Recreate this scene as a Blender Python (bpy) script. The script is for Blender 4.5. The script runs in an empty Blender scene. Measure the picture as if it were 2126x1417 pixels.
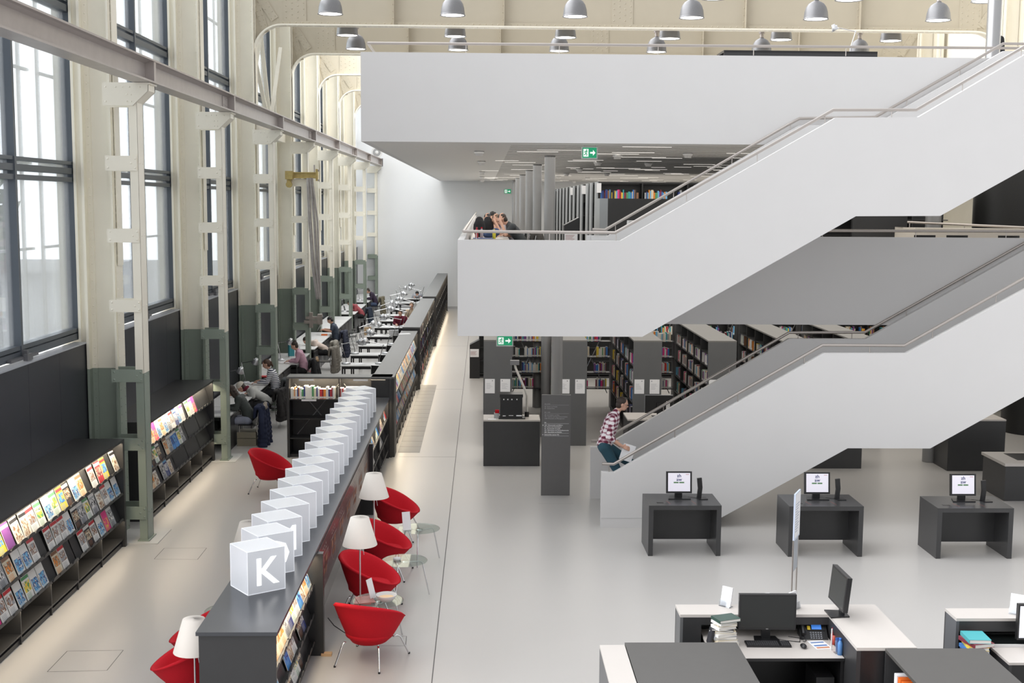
import bpy, bmesh, math, random
from mathutils import Vector, Matrix, Euler
random.seed(7)
PI = math.pi
SC = bpy.context.scene
COL = SC.collection

# ------------------------------------------------------------------ camera
F, PITCH, YAW, ROLL, EYE = 2560.0, .112, .0242, -.007, 5.2
def _axes():
    cp, sp, cy, sy, cr, sr = math.cos(PITCH), math.sin(PITCH), math.cos(YAW), math.sin(YAW), math.cos(ROLL), math.sin(ROLL)
    f = Vector((sy*cp, cy*cp, -sp)); rt = Vector((cy, -sy, 0)); dn = f.cross(rt)
    return cr*rt + sr*dn, -sr*rt + cr*dn, f
RT, DN, FW = _axes()
cam_data = bpy.data.cameras.new('camera'); cam_data.sensor_width = 36; cam_data.lens = F/2126*36
cam_data.clip_end = 300
cam = bpy.data.objects.new('camera', cam_data); COL.objects.link(cam)
m = Matrix((RT, -DN, -FW)).transposed().to_4x4(); m.translation = (0, 0, EYE)
cam.matrix_world = m
SC.camera = cam

# ------------------------------------------------------------------ light of the sky, exposure
SC.view_settings.view_transform = 'Standard'; SC.view_settings.look = 'None'
SC.view_settings.gamma = 1; SC.view_settings.use_curve_mapping = False
SC.view_settings.exposure = 0.36
W = bpy.data.worlds.new('sky'); SC.world = W; W.use_nodes = True
# overcast sky, brighter towards the window side of the hall
wt = W.node_tree; bg = wt.nodes['Background']; bg.inputs[0].default_value = (.97, .975, 1, 1)
wc = wt.nodes.new('ShaderNodeTexCoord'); wd = wt.nodes.new('ShaderNodeVectorMath'); wd.operation = 'DOT_PRODUCT'; wd.inputs[1].default_value = (-.93, .1, .36)
wr = wt.nodes.new('ShaderNodeMapRange'); wr.interpolation_type = 'SMOOTHSTEP'; wr.inputs[1].default_value = .35; wr.inputs[2].default_value = 1; wr.inputs[3].default_value = .72; wr.inputs[4].default_value = 4.6
wd2 = wt.nodes.new('ShaderNodeVectorMath'); wd2.operation = 'DOT_PRODUCT'; wd2.inputs[1].default_value = (-.62, .74, .26)
wm = wt.nodes.new('ShaderNodeMath'); wm.operation = 'MAXIMUM'; wt.links.new(wc.outputs['Generated'], wd2.inputs[0]); wt.links.new(wd2.outputs['Value'], wm.inputs[1])
wt.links.new(wc.outputs['Generated'], wd.inputs[0]); wt.links.new(wd.outputs['Value'], wm.inputs[0]); wt.links.new(wm.outputs[0], wr.inputs[0]); wt.links.new(wr.outputs[0], bg.inputs[1])
def area(name, loc, rot, sx, sy, power, col=(1, 1, 1)):
    l = bpy.data.lights.new(name, 'AREA'); l.shape = 'RECTANGLE'; l.size = sx; l.size_y = sy; l.energy = power; l.color = col
    o = bpy.data.objects.new(name, l); o.location = loc; o.rotation_euler = rot; COL.objects.link(o); return o
# added fill lamp, out of view above the aisle, brightens desks and back wall
area('aisle_fill_light', (-2.6, 48, 11.25), (0, 0, 0), 4.0, 22, 1500, (.96, .98, 1))
# linear ceiling lamps under both galleries
area('gallery_lamps', (5.5, 40, 6.2), (0, 0, 0), 13, 34, 1500, (1, .96, .90))
area('library_lamps', (5.5, 36, 2.98), (0, 0, 0), 12, 26, 820, (1, .95, .88))

# ------------------------------------------------------------------ helpers
def at(x, y, Y):      # picture ray of the survey photo meets the vertical plane at depth Y
    v = RT*(x-1063) + DN*(y-708.5) + FW*F; t = Y/v.y
    return Vector((v.x*t, Y, EYE + v.z*t))
def onz(x, y, z=0.):
    v = RT*(x-1063) + DN*(y-708.5) + FW*F; t = (z-EYE)/v.z
    return Vector((v.x*t, v.y*t, z))
def onx(x, y, X):
    v = RT*(x-1063) + DN*(y-708.5) + FW*F; t = X/v.x
    return Vector((X, v.y*t, EYE + v.z*t))

MATS = {}
def mat(name, col, rough=.5, metal=0., emit=0., noise=0., nscale=8., spec=.5, coat=0., bump=0., emcol=None):
    if name in MATS: return MATS[name]
    m_ = bpy.data.materials.new(name); m_.use_nodes = True; nt = m_.node_tree; b = nt.nodes['Principled BSDF']
    b.inputs['Base Color'].default_value = (*col, 1); b.inputs['Roughness'].default_value = rough
    b.inputs['Metallic'].default_value = metal; b.inputs['Specular IOR Level'].default_value = spec
    b.inputs['Coat Weight'].default_value = coat
    if emit: b.inputs['Emission Color'].default_value = (*(emcol or col), 1); b.inputs['Emission Strength'].default_value = emit
    tc = nt.nodes.new('ShaderNodeTexCoord')
    nz = nt.nodes.new('ShaderNodeTexNoise'); nz.inputs['Scale'].default_value = nscale; nz.inputs['Detail'].default_value = 4
    nt.links.new(tc.outputs['Object'], nz.inputs['Vector'])
    mx = nt.nodes.new('ShaderNodeMix'); mx.data_type = 'RGBA'; mx.blend_type = 'MIX'
    a = max(noise, .02)
    mx.inputs[6].default_value = (*[c*(1-a) for c in col], 1); mx.inputs[7].default_value = (*[min(1, c*(1+a)) for c in col], 1)
    nt.links.new(nz.outputs[0], mx.inputs[0]); nt.links.new(mx.outputs[2], b.inputs['Base Color'])
    if bump:
        bp = nt.nodes.new('ShaderNodeBump'); bp.inputs['Strength'].default_value = bump; bp.inputs['Distance'].default_value = .01
        nt.links.new(nz.outputs[0], bp.inputs['Height']); nt.links.new(bp.outputs[0], b.inputs['Normal'])
    MATS[name] = m_; return m_
def glass(name, tint, refl=.08, veil=0., veilcol=(1, 1, 1), gain=.8):
    m_ = bpy.data.materials.new(name); m_.use_nodes = True; nt = m_.node_tree; nt.nodes.clear()
    o = nt.nodes.new('ShaderNodeOutputMaterial'); t = nt.nodes.new('ShaderNodeBsdfTransparent'); t.inputs[0].default_value = (*tint, 1)
    g = nt.nodes.new('ShaderNodeBsdfGlossy'); g.inputs['Roughness'].default_value = .03
    fr = nt.nodes.new('ShaderNodeFresnel'); fr.inputs[0].default_value = 1.5
    mu = nt.nodes.new('ShaderNodeMath'); mu.operation = 'MULTIPLY_ADD'; mu.inputs[1].default_value = gain; mu.inputs[2].default_value = refl*.5
    nt.links.new(fr.outputs[0], mu.inputs[0]); mx = nt.nodes.new('ShaderNodeMixShader')
    nt.links.new(mu.outputs[0], mx.inputs[0]); nt.links.new(t.outputs[0], mx.inputs[1]); nt.links.new(g.outputs[0], mx.inputs[2])
    last = mx
    if veil:
        d = nt.nodes.new('ShaderNodeBsdfTranslucent'); d.inputs[0].default_value = (*veilcol, 1)
        m2 = nt.nodes.new('ShaderNodeMixShader'); m2.inputs[0].default_value = veil
        nt.links.new(mx.outputs[0], m2.inputs[1]); nt.links.new(d.outputs[0], m2.inputs[2]); last = m2
    nt.links.new(last.outputs[0], o.inputs[0]); MATS[name] = m_; return m_

class MB:
    def __init__(s): s.v = []; s.f = []; s.m = []; s.sm = []
    def add(s, vs, fs, m=0, sm=False):
        n = len(s.v); s.v += [tuple(v) for v in vs]
        for f in fs: s.f.append([i+n for i in f]); s.m.append(m); s.sm.append(sm)
        return s
    def box(s, x0, y0, z0, x1, y1, z1, m=0):
        if x0 > x1: x0, x1 = x1, x0
        if y0 > y1: y0, y1 = y1, y0
        if z0 > z1: z0, z1 = z1, z0
        return s.add([(x0,y0,z0),(x1,y0,z0),(x1,y1,z0),(x0,y1,z0),(x0,y0,z1),(x1,y0,z1),(x1,y1,z1),(x0,y1,z1)],
                     [(0,3,2,1),(4,5,6,7),(0,1,5,4),(1,2,6,5),(2,3,7,6),(3,0,4,7)], m)
    def obox(s, c, size, rot=(0,0,0), m=0):
        R = Euler(rot).to_matrix(); a, b, d = [q/2 for q in size]; c = Vector(c)
        vs = [c + R @ Vector(p) for p in [(-a,-b,-d),(a,-b,-d),(a,b,-d),(-a,b,-d),(-a,-b,d),(a,-b,d),(a,b,d),(-a,b,d)]]
        return s.add(vs, [(0,3,2,1),(4,5,6,7),(0,1,5,4),(1,2,6,5),(2,3,7,6),(3,0,4,7)], m)
    def prism(s, pts, pl, a, b, m=0):
        n = len(pts)
        def P(p, q): return {'xz': (p[0], q, p[1]), 'yz': (q, p[0], p[1]), 'xy': (p[0], p[1], q)}[pl]
        ar = sum(pts[i][0]*pts[(i+1) % n][1]-pts[(i+1) % n][0]*pts[i][1] for i in range(n))
        if (ar > 0) != (pl == 'xz'): fl = [tuple(range(n))[::-1], tuple(range(n, 2*n))]; si = [(i, (i+1) % n, n+(i+1) % n, n+i) for i in range(n)]
        else: fl = [tuple(range(n)), tuple(range(n, 2*n))[::-1]]; si = [(i, n+i, n+(i+1) % n, (i+1) % n) for i in range(n)]
        return s.add([P(p, a) for p in pts]+[P(p, b) for p in pts], fl+si, m)
    def cyl(s, p0, p1, r0, r1=None, n=12, m=0, cap=True, sm=True):
        p0, p1 = Vector(p0), Vector(p1); r1 = r0 if r1 is None else r1
        d = (p1-p0).normalized(); u = d.orthogonal().normalized(); w = d.cross(u)
        vs = [p0+(u*math.cos(2*PI*i/n)+w*math.sin(2*PI*i/n))*r0 for i in range(n)]+[p1+(u*math.cos(2*PI*i/n)+w*math.sin(2*PI*i/n))*r1 for i in range(n)]
        s.add(vs, [(i, (i+1) % n, n+(i+1) % n, n+i) for i in range(n)], m, sm)
        if cap: s.add(vs[:n], [tuple(range(n))[::-1]], m); s.add(vs[n:], [tuple(range(n))], m)
        return s
    def tube(s, pts, r, n=8, m=0):
        pts = [Vector(p) for p in pts]; k = len(pts); vs = []; u = None
        for i, p in enumerate(pts):
            d = ((pts[min(i+1, k-1)]-p).normalized() if i < k-1 else Vector()) + ((p-pts[i-1]).normalized() if i else Vector())
            d.normalize(); u = d.orthogonal().normalized() if u is None else (u-d*u.dot(d)).normalized(); w = d.cross(u)
            rr = r
            if 0 < i < k-1:
                c = (pts[i+1]-p).normalized().dot((p-pts[i-1]).normalized()); rr = r/max(.6, math.sqrt(max(.01, (1+c)/2)))
            vs += [p+(u*math.cos(2*PI*j/n)+w*math.sin(2*PI*j/n))*rr for j in range(n)]
        fs = [(i*n+j, i*n+(j+1) % n, (i+1)*n+(j+1) % n, (i+1)*n+j) for i in range(k-1) for j in range(n)]
        s.add(vs, fs, m, True); s.add(vs[:n], [tuple(range(n))[::-1]], m); s.add(vs[-n:], [tuple(range(n))], m); return s
    def lathe(s, prof, c=(0,0,0), n=24, m=0, sx=1, sy=1, sm=True):
        c = Vector(c); vs = []
        for r, z in prof: vs += [c+Vector((r*sx*math.cos(2*PI*j/n), r*sy*math.sin(2*PI*j/n), z)) for j in range(n)]
        return s.add(vs, [(i*n+j, i*n+(j+1) % n, (i+1)*n+(j+1) % n, (i+1)*n+j) for i in range(len(prof)-1) for j in range(n)], m, sm)
    def ball(s, c, r, m=0, n=12, k=8):
        r = (r, r, r) if not hasattr(r, '__len__') else r; c = Vector(c)
        vs = [c-Vector((0,0,r[2]))]
        for i in range(1, k):
            a = -PI/2+PI*i/k
            vs += [c+Vector((r[0]*math.cos(a)*math.cos(2*PI*j/n), r[1]*math.cos(a)*math.sin(2*PI*j/n), r[2]*math.sin(a))) for j in range(n)]
        vs.append(c+Vector((0,0,r[2]))); L = len(vs)-1
        fs = [(0, 1+(j+1) % n, 1+j) for j in range(n)]
        fs += [(1+i*n+j, 1+i*n+(j+1) % n, 1+(i+1)*n+(j+1) % n, 1+(i+1)*n+j) for i in range(k-2) for j in range(n)]
        fs += [(L, 1+(k-2)*n+j, 1+(k-2)*n+(j+1) % n) for j in range(n)]
        return s.add(vs, fs, m, True)
    def rivet(s, c, nrm, r=.016, m=0):
        c = Vector(c); nrm = Vector(nrm).normalized(); u = nrm.orthogonal().normalized(); w = nrm.cross(u)
        vs = [c+(u*math.cos(PI/3*j)+w*math.sin(PI/3*j))*r for j in range(6)]+[c+nrm*r*.55+(u*math.cos(PI/3*j)+w*math.sin(PI/3*j))*r*.6 for j in range(6)]+[c+nrm*r*.75]
        return s.add(vs, [(j, (j+1) % 6, 6+(j+1) % 6, 6+j) for j in range(6)]+[(6+j, 6+(j+1) % 6, 12) for j in range(6)], m, True)
    def mesh(s, name, mats):
        me = bpy.data.meshes.new(name); me.from_pydata(s.v, [], s.f)
        for q in (mats if isinstance(mats, (list, tuple)) else [mats]): me.materials.append(q)
        me.polygons.foreach_set('material_index', s.m); me.polygons.foreach_set('use_smooth', s.sm); me.update(); return me

def tag(o, label=None, cat=None, group=None, kind=None):
    if label: o['label'] = label
    if cat: o['category'] = cat
    if group: o['group'] = group
    if kind: o['kind'] = kind
    return o
def obj(name, mb, mats, parent=None, loc=None, rot=None):
    me = mb if isinstance(mb, bpy.types.Mesh) else mb.mesh(name, mats)
    o = bpy.data.objects.new(name, me); COL.objects.link(o)
    if parent: o.parent = parent
    if loc is not None: o.location = loc
    if rot is not None: o.rotation_euler = rot
    return o
def thing(name, label, cat, loc=(0,0,0), rz=0, group=None):
    o = bpy.data.objects.new(name, None); COL.objects.link(o); o.empty_display_size = .1
    o.location = loc; o.rotation_euler = (0, 0, rz); return tag(o, label, cat, group)
def struct(name, mb, mats): return tag(obj(name, mb, mats), kind='structure')
def dup(o, label=None, loc=None, rz=None, parent=None):
    c = o.copy(); COL.objects.link(c)
    if parent: c.parent = parent
    for ch in list(o.children): dup(ch, parent=c)
    if label: c['label'] = label
    if loc is not None: c.location = loc
    if rz is not None: c.rotation_euler = (0, 0, rz)
    return c
def bevel(o, w=.004, seg=2):
    md = o.modifiers.new('bevel', 'BEVEL'); md.width = w; md.segments = seg; md.limit_method = 'ANGLE'; return o
def text_mesh(txt, size, depth=.001, align='LEFT', bold=0., spacing=1.):
    cu = bpy.data.curves.new('lettering', 'FONT'); cu.body = txt; cu.size = size; cu.extrude = depth; cu.align_x = align
    cu.offset = bold; cu.space_line = spacing; cu.resolution_u = 2
    o = bpy.data.objects.new('tmp', cu); COL.objects.link(o); dg = bpy.context.evaluated_depsgraph_get()
    me = bpy.data.meshes.new_from_object(o.evaluated_get(dg)); bpy.data.objects.remove(o); bpy.data.curves.remove(cu); return me
def lettering(txt, size, m_, parent, loc, rot=(PI/2, 0, 0), name='lettering', **k):
    me = text_mesh(txt, size, **k); me.materials.clear(); me.materials.append(m_)
    o = bpy.data.objects.new(name, me); COL.objects.link(o); o.parent = parent; o.location = loc; o.rotation_euler = rot; return o
def remeshed(mb, name, m_, voxel=.012, smooth=3):
    me = mb.mesh('tmp', m_); o = bpy.data.objects.new('tmp', me); COL.objects.link(o)
    r = o.modifiers.new('r', 'REMESH'); r.mode = 'VOXEL'; r.voxel_size = voxel; r.use_smooth_shade = True
    if smooth: q = o.modifiers.new('s', 'SMOOTH'); q.iterations = smooth; q.factor = .5
    dg = bpy.context.evaluated_depsgraph_get(); out = bpy.data.meshes.new_from_object(o.evaluated_get(dg))
    bpy.data.objects.remove(o); out.name = name; out.materials.clear(); out.materials.append(m_); return out

# ------------------------------------------------------------------ materials
WHITE = mat('white_plaster', (.64, .632, .625), .55, noise=.02, nscale=2)
WHITE2 = mat('white_wall_paint', (.76, .77, .78), .6, noise=.02, nscale=1)
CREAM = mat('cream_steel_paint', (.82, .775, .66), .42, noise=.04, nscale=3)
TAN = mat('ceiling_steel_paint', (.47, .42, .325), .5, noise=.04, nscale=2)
GREEN = mat('green_steel_paint', (.255, .30, .25), .4, noise=.06, nscale=3)
RAILST = mat('bare_grey_steel', (.42, .38, .36), .35, .35, noise=.12, nscale=5)
DARK = mat('anthracite_board', (.030, .030, .031), .42, noise=.1, nscale=6)
DARKP = mat('anthracite_wall_panel', (.034, .036, .044), .38, noise=.06, nscale=2)
SHTOP = mat('shelf_top_grey', (.125, .125, .120), .45, noise=.05, nscale=5)
BLACK = mat('black_plastic', (.012, .012, .013), .35)
BLACKM = mat('black_metal', (.018, .018, .019), .3, .3)
GREYP = mat('grey_end_panel', (.115, .118, .120), .5, noise=.05, nscale=4)
GREYM = mat('grey_steel_column', (.25, .25, .25), .36, .15, noise=.05, nscale=4)
FRAME = mat('window_frame_grey', (.10, .115, .135), .35, .3)
CHROME = mat('chrome', (.75, .75, .76), .12, 1.)
STEEL = mat('brushed_steel', (.50, .46, .43), .3, .9)
ALU = mat('lamp_aluminium', (.72, .73, .75), .3, .7)
LTOP = mat('light_grey_laminate', (.54, .505, .47), .4, noise=.02)
LTOP2 = mat('white_desk_laminate', (.66, .66, .65), .4, noise=.02)
RED = mat('red_wool', (.50, .010, .020), .85, noise=.08, nscale=60, bump=.05, spec=.2)
REDD = mat('red_wool_shell', (.30, .008, .018), .85, noise=.08, nscale=60, bump=.05, spec=.2)
PAPER = mat('white_paper', (.85, .85, .86), .6)
SHADE = mat('lamp_shade_paper', (.74, .69, .63), .7, emit=.05)
ACRYL = mat('white_acrylic', (.74, .76, .80), .15, emit=.04, emcol=(.9, .95, 1), coat=.4)
GLOW = mat('glowing_letter', (1, 1, 1), .3, emit=.9)
LAMPGREY = mat('lamp_grey', (.20, .20, .205), .4, .3, noise=.1, nscale=60)
BULB = mat('lamp_glow', (1, .97, .9), .5, emit=5)
SLOT = mat('slot_light', (1, .95, .88), .5, emit=1.1)
EXG = mat('exit_green', (.0, .30, .13), .4, emit=.25, emcol=(.02, .55, .25))
EXW = mat('exit_white', (.9, .95, .92), .4, emit=.5)
GLASSW = glass('window_glass', (.90, .935, .95), .06, .05)
GLASST = glass('table_glass', (.93, .975, .955), .06, gain=.45)
GLASSC = glass('clear_acrylic', (.93, .95, .97), .2, .12)
YEL = mat('worn_yellow_paint', (.50, .38, .14), .5, .2, noise=.35, nscale=9)
# ------------------------------------------------------------------ the shell of the hall
BAY = 5.93
D1, D2 = 19.4, 21.5
def cy(k): return 19.2 + BAY*k
FLOORM = mat('poured_floor', (.47, .455, .435), .30, noise=.035, nscale=.6, spec=.35)
struct('floor', MB().box(-6.3, 7, -.2, 14, 61, 0), FLOORM)
seam = MB(); SEAMM = mat('floor_joint', (.10, .095, .09), .7)
def line(a, b, w=.012):
    a, b = Vector(a[:2]), Vector(b[:2]); d = (b-a).normalized(); n = Vector((-d.y, d.x))*w/2
    seam.add([(a-n).to_3d()+Vector((0,0,.001)), (b-n).to_3d()+Vector((0,0,.001)), (b+n).to_3d()+Vector((0,0,.001)), (a+n).to_3d()+Vector((0,0,.001))], [(0,1,2,3)])
line((-.535, 8), (-.535, 60.4)); 
for y in (24.95, 34.2, 44.7): line((-1.7, y), (-.53, y), .018)
for q in ([(98,1394),(139.5,1351),(256,1349),(222,1391)], [(320,1160),(341,1137.5),(429,1137),(410,1161)], [(744,1319),(844,1320),(842,1340),(744,1340)]):
    w = [onz(*p) for p in q]
    for i in range(4): line(w[i], w[(i+1) % 4], .008)
struct('trim_1', seam, SEAMM)
tl = MB()
for i in range(16): tl.box(-1.76, 25.4+i*.6, 0, -1.3, 25.985+i*.6, .004)
struct('trim_2', tl, mat('grey_floor_tiles', (.26, .255, .245), .5))
struct('trim_3', MB().box(.99, 21.0, 0, 1.6, 21.4, .002), FLOORM)

struct('wall_back', MB().box(-6.3, 60.5, 0, 14, 60.7, 11.4), WHITE2)
struct('baseboard_back', MB().box(-6.2, 60.47, 0, 14, 60.5, .12), mat('skirting_grey', (.5, .5, .51), .5))
rw = MB().box(13.6, 24, 0, 13.8, 60.5, 11.4)
struct('wall_right', rw, CREAM)
# left wall: spandrel strips between the windows and dark cladding below them
wl = MB()
for k in range(-1, 8):
    wl.box(-6.52, cy(k)-.02, 0, -6.24, cy(k)+.45, 11.4, 0)
for k in range(0, 8):
    wl.box(-6.52, cy(k-1)+.4, 0, -6.24, cy(k), 2.98, 0)
    wl.box(-6.52, cy(k-1)+.4, 10.9, -6.24, cy(k), 11.4, 0)
struct('wall_left', wl, CREAM)
for k in range(0, 8):
    y0, y1 = cy(k-1)+.30, cy(k)-.12
    if k == 0: y0 = 10.5
    pn = MB()
    n = max(2, round((y1-y0)/1.2)); w = (y1-y0)/n
    for i in range(n): pn.box(-6.24, y0+i*w+.003, 0, -6.12, y0+(i+1)*w-.003, 3.0)
    o = struct('trim_%d' % (k+4), pn, DARKP)
    struct('trim_%d' % (k+14), MB().box(-6.3, y0, 3.0, -6.10, y1, 3.02), mat('sill_metal', (.55, .57, .62), .3, .4))
# windows
for k in range(0, 8):
    y0, y1 = cy(k-1)+.45, cy(k)-.0
    if k == 0: y0 = 11.5
    fr = MB(); X0, X1 = -6.40, -6.27; ys = [y1]
    while ys[-1]-2.42 > y0+.3: ys.append(ys[-1]-2.42)
    ys.append(y0)
    for y in ys[1:-1]: fr.box(X0, y-.035, 3.06, X1+.03, y+.035, 10.9)
    for y in (y0, y1): fr.box(X0, y-.045, 3.06, X1+.02, y+.045, 10.9)
    for z, h in ((3.10, .05), (3.2, .03), (5.50, .035), (5.63, .045), (5.75, .025), (7.80, .035), (8.05, .05), (8.17, .025)): fr.box(X0, y0, z-h, X1+.015, y1, z+h)
    wo = struct('window_%d' % (k+1), fr, FRAME)
    gl = MB(); gl.box(-6.345, y0, 3.1, -6.335, y1, 10.9); obj('glass', gl, GLASSW, wo)
    sash = MB(); y = y0
    while y < y1:
        sash.box(-6.95, y-.022, 3.0, -6.9, y+.022, 10.9); y += 1.05
    for z in (3.05, 4.45, 5.75, 7.15, 8.45, 9.75): sash.box(-6.96, y0, z-.02, -6.89, y1, z+.02)
    obj('outer_glazing_bars', sash, mat('white_steel_bars', (.88, .88, .88), .5), wo)
    op = MB()
    for y in ys[1:-1]:
        op.box(-6.25, y-.55, 3.05, -6.19, y+.45, 3.09).box(-6.2, y-.1, 3.03, -6.14, y+.1, 3.12).box(-6.24, y-.03, 3.09, -6.17, y+.03, 3.17)
    obj('window_opener', op, mat('opener_grey', (.16, .16, .17), .4, .4), wo)
# cream reveals beside the glass
# ------------------------------------------------------------------ outside, seen through the glass
struct('floor_outside', MB().box(-60, -10, -.3, -7.0, 110, -.05), mat('yard_paving', (.55, .55, .55), .8, noise=.1, nscale=.5))
def leafy(name, c, r, label, seed):
    rnd = random.Random(seed); mb = MB()
    for i in range(900):
        a, b = rnd.uniform(0, 2*PI), math.acos(rnd.uniform(-1, 1)); q = rnd.uniform(.55, 1)**.5
        p = Vector((math.sin(b)*math.cos(a)*r[0], math.sin(b)*math.sin(a)*r[1], math.cos(b)*r[2]))*q
        n = Vector((rnd.uniform(-1,1), rnd.uniform(-1,1), rnd.uniform(-1,1))).normalized(); u = n.orthogonal()*.17; w = n.cross(u)
        mb.add([p-u, p+w*.6, p+u, p-w*.6], [(0,1,2,3)])
    t = thing(name, label, 'tree', c)
    obj('foliage', mb, mat('pale_foliage', (.16, .22, .11), .8, noise=.4, nscale=1.5), t)
    obj('trunk', MB().cyl((0,0,-c[2]-.04), (0,0,.2), .14, .09, 8), mat('bark', (.14, .11, .09), .9), t)
leafy('broadleaf_tree', (-13, 22.5, 4.6), (2.2, 3.4, 2.6), 'green leafy tree outside the nearest tall window', 1)
leafy('broadleaf_tree', (-15, 33, 4.8), (2.4, 3.6, 2.6), 'green leafy tree outside behind the second tall window', 2)
hd = MB(); rnd = random.Random(5)
for i in range(1600):
    p = Vector((-11+rnd.uniform(-.5, .5), rnd.uniform(14, 40), rnd.uniform(-.04, 1.3)))
    n = Vector((rnd.uniform(-1,1), rnd.uniform(-1,1), rnd.uniform(-1,1))).normalized(); u = n.orthogonal()*.14; w = n.cross(u)
    hd.add([p-u, p+w*.6, p+u, p-w*.6], [(0,1,2,3)])
tag(obj('hedge', hd, MATS['pale_foliage']), 'low green hedge outside along the window front', 'hedge', kind='stuff')
bl = MB().box(-40, 10, -.05, -34, 90, 4.4)
t = thing('factory_building', 'pale brick building across the yard seen through the windows', 'building', (0,0,0))
obj('wall', bl, mat('pale_brick', (.42, .33, .30), .8, noise=.15, nscale=2), t)
wn = MB()
for i in range(12): wn.box(-34, 12+i*4.6, 1.0, -33.95, 14.4+i*4.6, 3.4)
obj('window_band', wn, mat('far_window', (.25, .28, .33), .3), t)

# ------------------------------------------------------------------ riveted columns
def column_mb():
    b = MB(); top = 11.3; Z = 2.6
    for z0, z1, mi in ((0, Z, 1), (Z, top, 0)):
        b.box(-6.05, -.012, z0, -5.63, .012, z1, mi)                   # web
        b.box(-6.24, -.10, z0, -6.20, .42, z1, mi)
        b.box(-5.655, -.20, z0, -5.625, .20, z1, mi)                   # room flange
        b.box(-5.625, -.17, z0, -5.61, .17, z1, mi)
        b.box(-6.10, -.17, z0, -6.06, .20, z1, mi)                     # wall flange
        b.box(-6.20, -.06, z0, -6.10, .40, z1, mi)
        b.box(-5.73, -.03, z0, -5.655, -.012, z1, mi)                  # angles
        b.box(-6.06, -.03, z0, -5.98, -.012, z1, mi)
        z = z0+.06
        while z < z1:
            for y in (-.11, .11, ): b.rivet((-5.61, y+(.0), z), (1,0,0), .015, mi)
            for x in (-5.695, -6.02): b.rivet((x, -.03, z), (0,-1,0), .013, mi)
            z += .13
    b.box(-5.60, -.13, 4.2, -5.585, .13, 11.3, 0)
    return b
CM = column_mb().mesh('steel_column', [CREAM, GREEN])
ordn = ['nearest', 'second', 'third', 'fourth', 'fifth', 'sixth', 'seventh', 'last']
for k in range(0, 7):
    o = obj('steel_column', CM, None, loc=(0, cy(k) if k < 7 else 61.6, 0))
    tag(o, 'riveted cream and green wall column, %s one counted from the camera' % ordn[k], 'column', 'riveted wall columns')
# lattice posts carrying the crane rail
def post_parts():
    ch = MB(); x0, x1 = -5.23, -5.11
    for z0, z1, mi in ((0, 2.6, 1), (2.6, 6.9, 0)):
        ch.box(x0, -.17, z0, x1, -.155, z1, mi).box(x1-.012, -.17, z0, x1, .17, z1, mi).box(x0, .155, z0, x1, .17, z1, mi).box(x0, -.16, z0, x0+.01, .16, z1, mi)
    bt = []
    for z0, z1 in ((5.63, 5.85), (4.57, 4.77), (3.53, 3.71), (2.47, 2.66), (1.42, 1.61), (.35, .55)):
        b = MB(); mi = 1 if z1 < 2.7 else 0
        b.box(-5.59, -.185, z0, -5.125, -.172, z1, mi)
        bt.append(MB().box(-5.59, .172, z0, -5.125, .185, z1, mi))
        for p in ((-5.15, .2), (-5.15, .8), (-5.21, .5), (-5.55, .2), (-5.55, .8)): b.rivet((p[0], -.185, z0+(z1-z0)*p[1]), (0,-1,0), .016, mi)
        for y in (-.08, .08): ch.rivet((-5.11, y, (z0+z1)/2), (1,0,0), .014, mi)
        bt.append(b)
    cp = MB(); pl = [(-5.60, 6.58), (-5.16, 6.58), (-4.93, 6.80), (-4.93, 6.91), (-5.60, 6.91)]
    cp.prism(pl, 'xz', -.20, -.172).prism(pl, 'xz', .172, .20)
    cp.box(-5.60, -.2, 6.89, -4.90, .2, 6.915)
    cp.add([(-5.16,-.2,6.58), (-4.93,-.2,6.8), (-4.93,.2,6.8), (-5.16,.2,6.58)], [(0,1,2,3)]).add([(-4.93,-.2,6.8), (-4.93,-.2,6.91), (-4.93,.2,6.91), (-4.93,.2,6.8)], [(0,1,2,3)])
    for x, z in [(-5.2,6.85),(-5.3,6.85),(-5.4,6.85),(-5.55,6.85),(-5.05,6.85),(-5.18,6.64),(-5.24,6.64),(-5.18,6.74),(-5.24,6.74),(-5.55,6.64)]: cp.rivet((x, -.2, z), (0,-1,0), .015)
    return ch, bt, cp
pc, pb, pp = post_parts()
pcm = pc.mesh('chord', [CREAM, GREEN]); pbm = [b.mesh('batten_plate', [CREAM, GREEN]) for b in pb]; ppm = pp.mesh('head_bracket', CREAM)
bpm = MB().box(-5.62, -.42, 0, -4.93, .42, .012).mesh('floor_plate', mat('floor_plate_grey', (.55, .54, .51), .6))
bfm = MB().box(-5.26, -.2, 0, -5.08, .2, .03).mesh('foot_plate', GREEN)
for k in range(8):
    t = thing('lattice_post', 'green and cream lattice crane post under the rail, %s from the camera' % ordn[k], 'post', (0, 18.74+BAY*k, 0), 0, 'lattice posts under the crane rail')
    obj('chord', pcm, None, t); obj('head_bracket', ppm, None, t); obj('foot_plate', bfm, None, t)
    for b in pbm: obj('batten_plate', b, None, t)
    if k in (0, 1, 2): tag(obj('base_slab', bpm, None, loc=(0, 18.85+BAY*k, .0)), 'pale square slab in the floor under the %s lattice post' % ordn[k], 'slab')
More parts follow.
